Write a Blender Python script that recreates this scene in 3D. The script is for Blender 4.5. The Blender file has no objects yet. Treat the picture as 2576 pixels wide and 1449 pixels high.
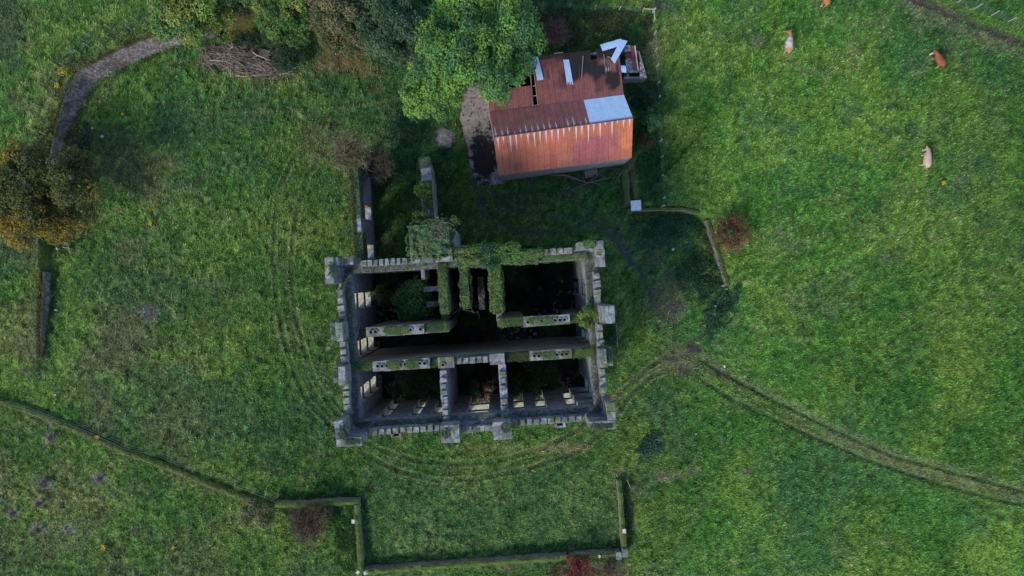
import bpy, math, random
import numpy as np
from mathutils import Vector, Matrix
PI = math.pi
random.seed(7)
rng = np.random.default_rng(7)
scene = bpy.context.scene

# ------------------------------------------------------------------ camera, world, sun, exposure
H = 73.6            # camera height (m)
S = 0.04            # metres per photo pixel (2576 wide) on the ground plane
NX, NY = 1270.0, 700.0   # pixel straight below the camera
cam_d = bpy.data.cameras.new('camera')
cam = bpy.data.objects.new('camera', cam_d)
scene.collection.objects.link(cam)
cam.location = (0, 0, H)
cam_d.sensor_width = 36.0
cam_d.lens = 36.0 * H / (S * 2576)
cam_d.shift_x = (1288 - NX) / 2576
cam_d.shift_y = -(724.5 - NY) / 2576
cam_d.clip_end = 6000
scene.camera = cam

SUN_EL, SUN_AZ = math.radians(39), math.radians(221)     # azimuth clockwise from north
w = bpy.data.worlds.new('World'); scene.world = w; w.use_nodes = True
nt = w.node_tree; nt.nodes.clear()
sky = nt.nodes.new('ShaderNodeTexSky'); sky.sky_type = 'NISHITA'; sky.sun_disc = False
sky.sun_elevation = SUN_EL; sky.sun_rotation = SUN_AZ
sky.air_density = 1.0; sky.dust_density = 0.6; sky.ozone_density = 2.2
bg = nt.nodes.new('ShaderNodeBackground'); bg.inputs[1].default_value = 0.14
wo = nt.nodes.new('ShaderNodeOutputWorld')
nt.links.new(sky.outputs[0], bg.inputs[0]); nt.links.new(bg.outputs[0], wo.inputs[0])
sd = bpy.data.lights.new('sun', 'SUN'); sd.energy = 1.8; sd.angle = math.radians(14); sd.color = (1.0, 0.93, 0.80)
sun = bpy.data.objects.new('sun', sd); scene.collection.objects.link(sun)
sdir = Vector((math.sin(SUN_AZ) * math.cos(SUN_EL), math.cos(SUN_AZ) * math.cos(SUN_EL), math.sin(SUN_EL)))
sun.rotation_euler = sdir.to_track_quat('Z', 'Y').to_euler(); sun.location = (0, 0, 60)
scene.view_settings.view_transform = 'Standard'; scene.view_settings.look = 'None'
scene.view_settings.exposure = 0.75; scene.view_settings.gamma = 1.0
scene.render.engine = 'CYCLES'

# ------------------------------------------------------------------ numeric helpers
def hash2(i, j, seed):
    i = i.astype(np.int64) & 0xFFFFFFFF; j = j.astype(np.int64) & 0xFFFFFFFF
    h = (i * 374761393 + j * 668265263 + seed * 982451653) & 0xFFFFFFFF
    h = ((h ^ (h >> 13)) * 1274126177) & 0xFFFFFFFF
    h = ((h ^ (h >> 16)) * 2246822519) & 0xFFFFFFFF
    return ((h ^ (h >> 15)) & 0xFFFFFF) / float(0xFFFFFF)
def vn(x, y, sc, seed):
    a = seed * 0.7
    xr = (x * math.cos(a) - y * math.sin(a)) / sc + seed * 17.3; yr = (x * math.sin(a) + y * math.cos(a)) / sc + seed * 9.1
    i = np.floor(xr); j = np.floor(yr); fx = xr - i; fy = yr - j
    fx = fx * fx * (3 - 2 * fx); fy = fy * fy * (3 - 2 * fy)
    a0 = hash2(i, j, seed); b0 = hash2(i + 1, j, seed); c0 = hash2(i, j + 1, seed); d0 = hash2(i + 1, j + 1, seed)
    return (a0 * (1 - fx) + b0 * fx) * (1 - fy) + (c0 * (1 - fx) + d0 * fx) * fy
def fbm(x, y, sc, seed, n=4):
    t = 0; a = 1; s = 0
    for k in range(n):
        t = t + a * vn(x, y, sc / 2 ** k, seed + k * 3); s += a; a *= 0.55
    return t / s
def ss(a, b, x):
    t = np.clip((x - a) / (b - a), 0, 1); return t * t * (3 - 2 * t)

def P(px, py, z=0.0):
    k = S * (H - z) / H
    return Vector(((px - NX) * k, -(py - NY) * k, z))

# terrain: raised fields behind two sunk walls (foot lines in ground pixels, with wall height)
def foot(lst): return [(((a - NX) * S), (-(b - NY) * S), h) for a, b, h in lst]
HAHA_W = foot([(900, -160, 0), (800, 10, .8), (700, 62, 1.6), (560, 82, 2.2), (455, 106, 2.4), (375, 132, 2.4), (310, 162, 2.4), (262, 190, 2.4), (235, 202, 2.4),
               (212, 240, 2.2), (192, 280, 1.9), (170, 325, 1.5), (150, 400, 1.0), (138, 480, 1.5), (131, 600, 1.35), (128, 695, 1.0), (128, 740, 1.1),
               (122, 805, 1.0), (114, 878, .55), (108, 915, .25), (95, 990, 0)])
HAHA_E = foot([(1578, 420, 0), (1583, 534, 1.0), (1660, 531, 1.0), (1711, 532, 1.0), (1750, 541, 1.0), (1769, 556, 1.0), (1786, 612, 1.0), (1805, 670, 1.0),
               (1820, 720, 1.0), (1838, 770, .8), (1800, 822, .45), (1762, 872, 0)])
def chaikin(l, n=2):
    for _ in range(n):
        o = [l[0]]
        for a, b in zip(l[:-1], l[1:]):
            o.append(tuple(a[k] * .75 + b[k] * .25 for k in range(3))); o.append(tuple(a[k] * .25 + b[k] * .75 for k in range(3)))
        l = o + [l[-1]]
    return l
HAHA_W = chaikin(HAHA_W, 3); HAHA_E = HAHA_E
def near(l, px, py): q = ((px - NX) * S, -(py - NY) * S); return min(range(len(l)), key=lambda i: (l[i][0] - q[0]) ** 2 + (l[i][1] - q[1]) ** 2)
def sd_line(x, y, pts):
    best = np.full(x.shape, 1e9); sgn = np.zeros(x.shape); hh = np.zeros(x.shape)
    for (ax, ay, ah), (bx, by, bh) in zip(pts[:-1], pts[1:]):
        dx, dy = bx - ax, by - ay; L2 = dx * dx + dy * dy
        t = np.clip(((x - ax) * dx + (y - ay) * dy) / L2, 0, 1)
        qx = x - ax - t * dx; qy = y - ay - t * dy
        d = np.sqrt(qx * qx + qy * qy); m = d < best - 1e-9
        best = np.where(m, d, best); hh = np.where(m, ah + (bh - ah) * t, hh)
        cr = dx * (y - ay) - dy * (x - ax)
        sgn = np.where(m, np.sign(cr), sgn)
    return best * sgn, hh
def terr(x, y):
    d1, h1 = sd_line(x, y, HAHA_W); d1 = -d1      # outside lies right of the W line's direction
    d2, h2 = sd_line(x, y, HAHA_E)
    return h1 * ss(0.15, 0.6, d1) + h2 * ss(0.1, 0.5, d2)
def terr1(x, y): return float(terr(np.array([float(x)]), np.array([float(y)]))[0])
def G(px, py, dz=0.0):
    z = 0.0
    for _ in range(5):
        p = P(px, py, z + dz); z = terr1(p.x, p.y)
    p = P(px, py, z + dz); p.z = z
    return p                       # point on the ground whose spot dz above it shows at that pixel

# ------------------------------------------------------------------ object helpers
col = scene.collection
def tag(o, label=None, cat=None, group=None, kind=None):
    if label: o['label'] = label
    if cat: o['category'] = cat
    if group: o['group'] = group
    if kind: o['kind'] = kind
    return o
def empty(name, loc, rz=0.0, label=None, cat=None, group=None):
    o = bpy.data.objects.new(name, None); col.objects.link(o); o.location = loc; o.rotation_euler = (0, 0, rz)
    o.empty_display_size = .3
    return tag(o, label, cat, group)
def npmesh(name, V, F, mat, parent=None, C=None, smooth=False, UV=None):
    V = np.asarray(V, dtype=np.float32); F = np.asarray(F, dtype=np.int32)
    k = F.shape[1]; me = bpy.data.meshes.new(name)
    me.vertices.add(len(V)); me.vertices.foreach_set('co', V.ravel())
    me.loops.add(F.size); me.loops.foreach_set('vertex_index', F.ravel())
    me.polygons.add(len(F)); me.polygons.foreach_set('loop_start', np.arange(0, F.size, k, dtype=np.int32))
    if smooth: me.polygons.foreach_set('use_smooth', np.ones(len(F), dtype=bool))
    me.update(calc_edges=True)
    if C is not None:
        a = me.color_attributes.new('Col', 'FLOAT_COLOR', 'POINT')
        CC = np.ones((len(V), 4), dtype=np.float32); CC[:, :3] = C; a.data.foreach_set('color', CC.ravel())
    if UV is not None:
        u = me.uv_layers.new(name='UVMap'); u.data.foreach_set('uv', np.asarray(UV, dtype=np.float32)[F.ravel()].ravel())
    me.materials.append(mat)
    o = bpy.data.objects.new(name, me); col.objects.link(o)
    if parent: o.parent = parent
    return o
class MB:
    def __init__(s): s.v = []; s.f = []; s.c = []
    def add(s, vs, fs, c=None):
        b = len(s.v); s.v += [tuple(v) for v in vs]; s.f += [tuple(i + b for i in f) for f in fs]
        s.c += [c or (1, 1, 1)] * len(vs)
    def box(s, c, d, rz=0.0, jit=0.0, tap=0.0, M=None, col=None):
        x, y, z = c; a, b, h = d[0] / 2, d[1] / 2, d[2] / 2
        vs = []
        for k in (-1, 1):
            t = 1 - tap if k > 0 else 1
            for i, j in ((-1, -1), (1, -1), (1, 1), (-1, 1)):
                vx, vy, vz = i * a * t, j * b * t, k * h
                if jit: vx += random.uniform(-jit, jit); vy += random.uniform(-jit, jit); vz += random.uniform(-jit, jit) if k > 0 else 0
                if M is not None: q = M @ Vector((vx, vy, vz)); vx, vy, vz = q
                else: vx, vy = vx * math.cos(rz) - vy * math.sin(rz), vx * math.sin(rz) + vy * math.cos(rz)
                vs.append((x + vx, y + vy, z + vz))
        s.add(vs, [(3, 2, 1, 0), (4, 5, 6, 7), (0, 1, 5, 4), (1, 2, 6, 5), (2, 3, 7, 6), (3, 0, 4, 7)], col)
    def tube(s, pts, rad, n=6, cap=True, col=None):
        pts = [Vector(p) for p in pts]
        if not hasattr(rad, '__len__'): rad = [rad] * len(pts)
        vs = []; fs = []; up = Vector((0.13, 0.21, 1)).normalized()
        for i, p in enumerate(pts):
            t = (pts[min(i + 1, len(pts) - 1)] - pts[max(i - 1, 0)])
            t = t.normalized() if t.length > 1e-6 else Vector((0, 0, 1))
            a = t.cross(up)
            if a.length < .05: a = t.cross(Vector((1, 0, 0)))
            a.normalize(); b = t.cross(a)
            for k in range(n):
                th = 2 * PI * k / n; vs.append(p + (a * math.cos(th) + b * math.sin(th)) * rad[i])
        for i in range(len(pts) - 1):
            for k in range(n):
                k2 = (k + 1) % n; fs.append((i * n + k, i * n + k2, (i + 1) * n + k2, (i + 1) * n + k))
        if cap: fs.append(tuple(range(n))[::-1]); fs.append(tuple((len(pts) - 1) * n + k for k in range(n)))
        s.add(vs, fs, col)
    def build(s, name, mat, parent=None, smooth=False, colors=False):
        me = bpy.data.meshes.new(name); me.from_pydata(s.v, [], s.f); me.materials.append(mat)
        if smooth: me.polygons.foreach_set('use_smooth', [True] * len(me.polygons))
        if colors:
            a = me.color_attributes.new('Col', 'FLOAT_COLOR', 'POINT')
            a.data.foreach_set('color', np.hstack([np.array(s.c, dtype=np.float32), np.ones((len(s.c), 1), dtype=np.float32)]).ravel())
        me.update()
        o = bpy.data.objects.new(name, me); col.objects.link(o)
        if parent: o.parent = parent
        return o

# ------------------------------------------------------------------ materials
def newmat(name):
    m = bpy.data.materials.new(name); m.use_nodes = True; t = m.node_tree
    b = t.nodes['Principled BSDF']; b.inputs['Roughness'].default_value = .9
    b.inputs['Specular IOR Level'].default_value = .2
    return m, t, b
def node(t, typ, **kw):
    n = t.nodes.new(typ)
    for k, v in kw.items(): setattr(n, k, v)
    return n
def noise(t, sc, det=4, rough=.6, vec=None, dist=0.0):
    n = node(t, 'ShaderNodeTexNoise'); n.inputs['Scale'].default_value = sc; n.inputs['Detail'].default_value = det
    n.inputs['Roughness'].default_value = rough; n.inputs['Distortion'].default_value = dist
    if vec: t.links.new(vec, n.inputs['Vector'])
    return n.outputs['Fac']
def ramp(t, fac, stops):
    r = node(t, 'ShaderNodeValToRGB'); e = r.color_ramp.elements
    while len(e) < len(stops): e.new(.5)
    for i, (p, c) in enumerate(stops): e[i].position = p; e[i].color = (*c, 1) if len(c) == 3 else c
    t.links.new(fac, r.inputs[0]); return r.outputs[0]
def mixc(t, fac, a, b, mode='MIX'):
    n = node(t, 'ShaderNodeMix', data_type='RGBA', blend_type=mode)
    for i, v in ((0, fac), (6, a), (7, b)):
        if isinstance(v, (int, float)): n.inputs[i].default_value = v
        elif isinstance(v, tuple): n.inputs[i].default_value = (*v, 1)
        else: t.links.new(v, n.inputs[i])
    return n.outputs[2]
def mth(t, op, a, b=None, clamp=False):
    n = node(t, 'ShaderNodeMath', operation=op, use_clamp=clamp)
    for i, v in ((0, a), (1, b)):
        if v is None: continue
        if isinstance(v, (int, float)): n.inputs[i].default_value = v
        else: t.links.new(v, n.inputs[i])
    return n.outputs[0]
def bump(t, b, h, strength=.5, dist=.05):
    n = node(t, 'ShaderNodeBump'); n.inputs['Strength'].default_value = strength; n.inputs['Distance'].default_value = dist
    t.links.new(h, n.inputs['Height']); t.links.new(n.outputs[0], b.inputs['Normal'])
def gpos(t): return node(t, 'ShaderNodeNewGeometry').outputs['Position']
def attr(t): return node(t, 'ShaderNodeAttribute', attribute_name='Col').outputs['Color']

def mat_ground():
    m, t, b = newmat('turf'); p = gpos(t); c = attr(t)
    mp = node(t, 'ShaderNodeMapping'); mp.inputs['Rotation'].default_value = (0, 0, -1.0); mp.inputs['Scale'].default_value = (1, 1.9, 1); t.links.new(p, mp.inputs[0])
    n1 = noise(t, 5.5, 6, .85, mp.outputs[0]); n2 = noise(t, 1.1, 5, .65, p)
    f = ramp(t, n1, [(.34, (.30, .34, .36)), (.5, (1, 1, 1)), (.66, (2.1, 2.0, 1.75))])
    f2 = ramp(t, n2, [(.3, (.70, .80, .80)), (.7, (1.28, 1.2, 1.1))])
    cc = mixc(t, 1.0, mixc(t, 1.0, c, f, 'MULTIPLY'), f2, 'MULTIPLY')
    t.links.new(cc, b.inputs['Base Color']); b.inputs['Roughness'].default_value = 1; b.inputs['Specular IOR Level'].default_value = .05
    bump(t, b, n1, 1.0, .12); return m
def mat_leaf(name='leaves', trans=.25):
    m, t, b = newmat(name); c = attr(t)
    t.links.new(c, b.inputs['Base Color']); b.inputs['Roughness'].default_value = .65; b.inputs['Specular IOR Level'].default_value = .25
    tr = node(t, 'ShaderNodeBsdfTranslucent'); t.links.new(c, tr.inputs[0])
    mx = node(t, 'ShaderNodeMixShader'); mx.inputs[0].default_value = trans
    o = t.nodes['Material Output']; t.links.new(b.outputs[0], mx.inputs[1]); t.links.new(tr.outputs[0], mx.inputs[2]); t.links.new(mx.outputs[0], o.inputs[0])
    return m
def mat_stone(name, c0, c1, moss=.5, mosscol=(.09, .12, .03), block=2.0, soil=0.0, dirt=.5):
    m, t, b = newmat(name); p = gpos(t)
    v = node(t, 'ShaderNodeTexVoronoi', feature='F1'); v.inputs['Scale'].default_value = block; t.links.new(p, v.inputs['Vector'])
    ve = node(t, 'ShaderNodeTexVoronoi', feature='DISTANCE_TO_EDGE'); ve.inputs['Scale'].default_value = block; t.links.new(p, ve.inputs['Vector'])
    sx = node(t, 'ShaderNodeSeparateColor'); t.links.new(v.outputs['Color'], sx.inputs[0])
    n1 = noise(t, 3, 6, .65, p); n2 = noise(t, .8, 5, .6, p); n3 = noise(t, 14, 3, .6, p)
    base = mixc(t, sx.outputs[0], c0, c1)
    base = mixc(t, 1.0, base, ramp(t, n1, [(.25, (.62, .6, .6)), (.5, (1, 1, 1)), (.75, (1.25, 1.24, 1.2))]), 'MULTIPLY')
    base = mixc(t, 1.0, base, ramp(t, n3, [(.3, (.72, .72, .72)), (.6, (1.1, 1.1, 1.1))]), 'MULTIPLY')
    joint = ramp(t, ve.outputs['Distance'], [(.0, (.35, .34, .33)), (.06, (1, 1, 1))])
    base = mixc(t, dirt, base, mixc(t, 1.0, base, joint, 'MULTIPLY'))
    g = node(t, 'ShaderNodeNewGeometry'); sp = node(t, 'ShaderNodeSeparateXYZ'); t.links.new(g.outputs['Normal'], sp.inputs[0])
    up = ramp(t, sp.outputs[2], [(.2, (0, 0, 0)), (.75, (1, 1, 1))])
    mf = ramp(t, noise(t, 1.3, 6, .7, p, .4), [(.62 - .3 * moss, (0, 0, 0)), (.70 - .3 * moss, (1, 1, 1))])
    mask = mth(t, 'MULTIPLY', up, mf)
    lich = ramp(t, noise(t, 1.1, 5, .7, p), [(.60, (0, 0, 0)), (.66, (.5, .5, .5))])
    base = mixc(t, lich, base, (c1[0] * 1.35, c1[1] * 1.35, c1[2] * 1.25))
    if soil:
        sf = ramp(t, noise(t, .55, 6, .75, p, .3), [(.46, (0, 0, 0)), (.56, (soil, soil, soil))]); base = mixc(t, sf, base, mixc(t, n3, (.05, .036, .03), (.13, .095, .07)))
    mc = mixc(t, n1, (mosscol[0] * .55, mosscol[1] * .6, mosscol[2] * .6), (mosscol[0] * 1.5, mosscol[1] * 1.4, mosscol[2] * 1.2))
    base = mixc(t, mask, base, mc)
    t.links.new(base, b.inputs['Base Color'])
    h = mth(t, 'ADD', mth(t, 'MULTIPLY', n1, .7), mth(t, 'MULTIPLY', ve.outputs['Distance'], .8))
    bump(t, b, h, .9, .08); return m
def mat_plain(name, c, rough=.8, nsc=8, amp=.35, metal=0.0, bs=.3, useattr=False, spec=.2):
    m, t, b = newmat(name); p = gpos(t); n1 = noise(t, nsc, 5, .6, p)
    base = attr(t) if useattr else c
    cc = mixc(t, 1.0, base, ramp(t, n1, [(.25, (1 - amp,) * 3), (.75, (1 + amp,) * 3)]), 'MULTIPLY')
    t.links.new(cc, b.inputs['Base Color']); b.inputs['Roughness'].default_value = rough; b.inputs['Metallic'].default_value = metal
    b.inputs['Specular IOR Level'].default_value = spec
    bump(t, b, n1, bs, .03); return m
def mat_roof(name, drip_len, drip_col, pitch=.56):
    # UV: u = metres along the ridge, v = metres down from the ridge
    m, t, b = newmat(name); p = gpos(t)
    uv = node(t, 'ShaderNodeUVMap'); uv.uv_map = 'UVMap'; sp = node(t, 'ShaderNodeSeparateXYZ'); t.links.new(uv.outputs[0], sp.inputs[0])
    u, v = sp.outputs[0], sp.outputs[1]
    base = attr(t)
    n1 = noise(t, 1.2, 6, .65, p); n2 = noise(t, 7, 4, .6, p)
    base = mixc(t, 1.0, base, ramp(t, n1, [(.25, (.7, .72, .78)), (.5, (1, 1, 1)), (.75, (1.25, 1.12, 1.0))]), 'MULTIPLY')
    base = mixc(t, 1.0, base, ramp(t, n2, [(.3, (.8, .8, .8)), (.7, (1.12, 1.12, 1.12))]), 'MULTIPLY')
    k = mth(t, 'DIVIDE', u, pitch); fl = mth(t, 'FLOOR', k); fr = mth(t, 'SUBTRACT', k, fl)
    wn = node(t, 'ShaderNodeTexWhiteNoise', noise_dimensions='1D'); t.links.new(fl, wn.inputs['W'])
    ctr = mth(t, 'ABSOLUTE', mth(t, 'SUBTRACT', fr, mth(t, 'ADD', .42, mth(t, 'MULTIPLY', wn.outputs[0], .16))))
    ln = mth(t, 'MULTIPLY', mth(t, 'ADD', .25, wn.outputs[0]), drip_len)
    w_ = mth(t, 'MULTIPLY', mth(t, 'SUBTRACT', 1.0, mth(t, 'DIVIDE', v, ln)), .17)
    msk = mth(t, 'GREATER_THAN', mth(t, 'ADD', w_, mth(t, 'MULTIPLY', mth(t, 'SUBTRACT', n2, .5), .10)), ctr)
    edge = mth(t, 'LESS_THAN', mth(t, 'ADD', v, mth(t, 'MULTIPLY', n2, .06)), .09)
    msk = mth(t, 'MULTIPLY', mth(t, 'MAXIMUM', msk, edge), .8)
    base = mixc(t, msk, base, drip_col)
    seam = mth(t, 'LESS_THAN', mth(t, 'ABSOLUTE', mth(t, 'SUBTRACT', fr, .5)), .47)
    base = mixc(t, 1.0, base, ramp(t, seam, [(0.0, (.55, .5, .5)), (1.0, (1, 1, 1))]), 'MULTIPLY')
    t.links.new(base, b.inputs['Base Color']); b.inputs['Roughness'].default_value = .75; b.inputs['Specular IOR Level'].default_value = .25
    wv = mth(t, 'SINE', mth(t, 'MULTIPLY', u, 2 * PI / .14))
    bump(t, b, wv, .6, .02); return m

M = {}
M['turf'] = mat_ground()
M['leaf'] = mat_leaf()
M['blade'] = mat_leaf('grass_blades', .2)
M['castle'] = mat_stone('mansion_stone', (.12, .125, .13), (.30, .305, .315), .36, (.10, .13, .035), 1.7)
M['castle_in'] = mat_stone('mansion_inner_face', (.20, .21, .24), (.36, .375, .41), .2, (.07, .10, .03), 2.6)
M['ledge'] = mat_stone('mansion_wall_top', (.24, .23, .20), (.34, .33, .29), .75, (.08, .11, .03), 2.6)
M['sill'] = mat_stone('dressed_sill', (.42, .41, .31), (.52, .50, .37), .1, (.12, .14, .04), 1.2)
M['brick'] = mat_plain('old_brick', (.30, .12, .07), .95, 12, .4)
M['flue_dark'] = mat_plain('flue_dark', (.006, .006, .006), 1, 5, .2)  # near-black, paints the dark depth of the flues
M['haha'] = mat_stone('dry_rubble', (.13, .11, .11), (.38, .34, .35), .95, (.085, .075, .040), 5.0, .75, dirt=.9)
M['gwall'] = mat_stone('garden_wall_stone', (.17, .165, .14), (.27, .265, .235), 1.1, (.078, .115, .028), 2.6)
M['rust_s'] = mat_roof('rusty_tin_sunlit_tone', 1.5, (.60, .58, .62))  # sunlit copy of the tin for the south slope, brighter drips
M['rust_n'] = mat_roof('rusty_tin_shaded_tone', 1.1, (.42, .45, .52))  # shaded copy of the tin for the north slope, duller drips
M['rust_l'] = mat_roof('rusty_tin_lean_to', .001, (.3, .2, .2))
M['tin'] = mat_plain('bare_zinc', (.39, .55, .76), .6, 3, .14, .0, .1, spec=.4)
M['tin_old'] = mat_stone('lichened_zinc', (.12, .05, .05), (.20, .08, .07), .0, (.2, .2, .2), 3)
M['conc'] = mat_plain('barn_render', (.27, .25, .24), .95, 1.6, .3)
M['wood'] = mat_plain('weathered_wood', (.26, .22, .18), .9, 14, .3)
M['post'] = mat_plain('fence_timber', (.36, .35, .24), .9, 14, .3)
M['dpost'] = mat_plain('dark_fence_timber', (.06, .06, .055), .9, 14, .3)
M['bark'] = mat_plain('bark', (.12, .095, .07), .95, 10, .35)
M['twig'] = mat_plain('twig', (.2, .2, .2), .95, 6, .25, useattr=True)
M['wire'] = mat_plain('galvanised_wire', (.14, .21, .19), .6, 5, .1, .3)
M['hide'] = mat_plain('hide', (.5, .5, .5), .85, 9, .15, useattr=True)
M['white'] = mat_plain('white_painted_stone', (.62, .66, .68), .8, 4, .25)
M['stonew'] = mat_plain('pale_stone', (.50, .49, .45), .9, 4, .25)
M['ylw'] = mat_plain('yellow_petals', (.75, .55, .02), .8, 10, .2)
M['black'] = mat_plain('shade_dark_soil', (.02, .018, .015), 1, 3, .3)  # soil darkened to paint the shade indoors

def mat_lichen():
    m, t, b = newmat('rusty_sheet_with_pale_flakes'); p = gpos(t)
    f = ramp(t, noise(t, 4.5, 5, .75, p, .5), [(.47, (0, 0, 0)), (.52, (1, 1, 1))])
    c = mixc(t, f, (.16, .055, .045), (.45, .43, .50)); t.links.new(c, b.inputs['Base Color']); return m
M['flake'] = mat_lichen()

def mat_yard():
    m, t, b = newmat('mossy_concrete'); p = gpos(t)
    base = ramp(t, noise(t, 1.4, 6, .65, p), [(.3, (.19, .165, .15)), (.55, (.30, .265, .245)), (.75, (.38, .35, .34))])
    spots = ramp(t, noise(t, 4, 6, .8, p), [(.40, (.16, .14, .13)), (.47, (1, .97, 1))])
    base = mixc(t, 1.0, base, spots, 'MULTIPLY')
    c = attr(t); sp = node(t, 'ShaderNodeSeparateColor'); t.links.new(c, sp.inputs[0])
    mask = ramp(t, mth(t, 'ADD', mth(t, 'MULTIPLY', sp.outputs[0], .75), mth(t, 'MULTIPLY', noise(t, 1.6, 7, .75, p), .9)), [(.70, (0, 0, 0)), (.80, (1, 1, 1))])
    base = mixc(t, mask, base, mixc(t, noise(t, 6, 3, .5, p), (.012, .011, .012), (.04, .032, .03)))
    t.links.new(base, b.inputs['Base Color']); bump(t, b, noise(t, 5, 5, .7, p), .4, .03); return m
M['yard'] = mat_yard()

# ------------------------------------------------------------------ ground colour and relief (px = ground pixels of the photo grid, only a convenient map)
def dpoly(X, Y, pts):
    best = np.full(X.shape, 1e9); par = np.zeros(X.shape); acc = 0
    for (ax, ay), (bx, by) in zip(pts[:-1], pts[1:]):
        dx, dy = bx - ax, by - ay; L = math.hypot(dx, dy)
        t = np.clip(((X - ax) * dx + (Y - ay) * dy) / (L * L), 0, 1)
        d = np.hypot(X - ax - t * dx, Y - ay - t * dy); m = d < best
        best = np.where(m, d, best); par = np.where(m, acc + t * L, par); acc += L
    return best, par
RUT1 = [(742, 390), (705, 470), (691, 560), (688, 650), (695, 750), (712, 850), (740, 940), (775, 1010), (850, 1090), (920, 1145), (1000, 1185), (1100, 1208), (1200, 1205),
        (1330, 1180), (1440, 1140), (1530, 1080), (1580, 1000), (1640, 945), (1725, 915)]
RUT2 = [(825, 375), (775, 440), (748, 520), (738, 600), (732, 690), (742, 790), (765, 880), (790, 950), (830, 1020), (880, 1085), (950, 1130), (1040, 1158), (1150, 1168),
        (1270, 1155), (1370, 1125), (1450, 1085), (1530, 1020), (1600, 950), (1680, 890)]
RUT3 = [(440, 318), (600, 292), (760, 300), (900, 285), (1050, 250)]
RUT4 = [(430, 290), (600, 268), (760, 272), (900, 258), (1040, 225)]
TRK_A = [(1760, 905), (1800, 930), (1900, 985), (2000, 1035), (2100, 1085), (2250, 1150), (2400, 1190), (2600, 1245)]
TRK_B = [(1760, 955), (1850, 1010), (1960, 1060), (2080, 1115), (2200, 1165), (2350, 1215), (2480, 1250), (2640, 1290)]
TRK_M = [(2040, 1080), (2150, 1122), (2300, 1180), (2440, 1215), (2640, 1266)]
TRAIL = [(2270, -12), (2330, 12), (2400, 42), (2480, 74), (2600, 122)]
YARD_RUT1 = [(1195, 450), (1215, 530), (1280, 580), (1380, 585), (1500, 562), (1545, 600), (1588, 660)]
YARD_RUT2 = [(1240, 480), (1290, 530), (1400, 548), (1500, 540), (1560, 590), (1605, 680), (1650, 760)]
def ell(X, Y, cx, cy, rx, ry, rot=0):
    a = math.radians(rot); dx = X - cx; dy = Y - cy
    return np.hypot((dx * math.cos(a) + dy * math.sin(a)) / rx, (-dx * math.sin(a) + dy * math.cos(a)) / ry)
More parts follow.
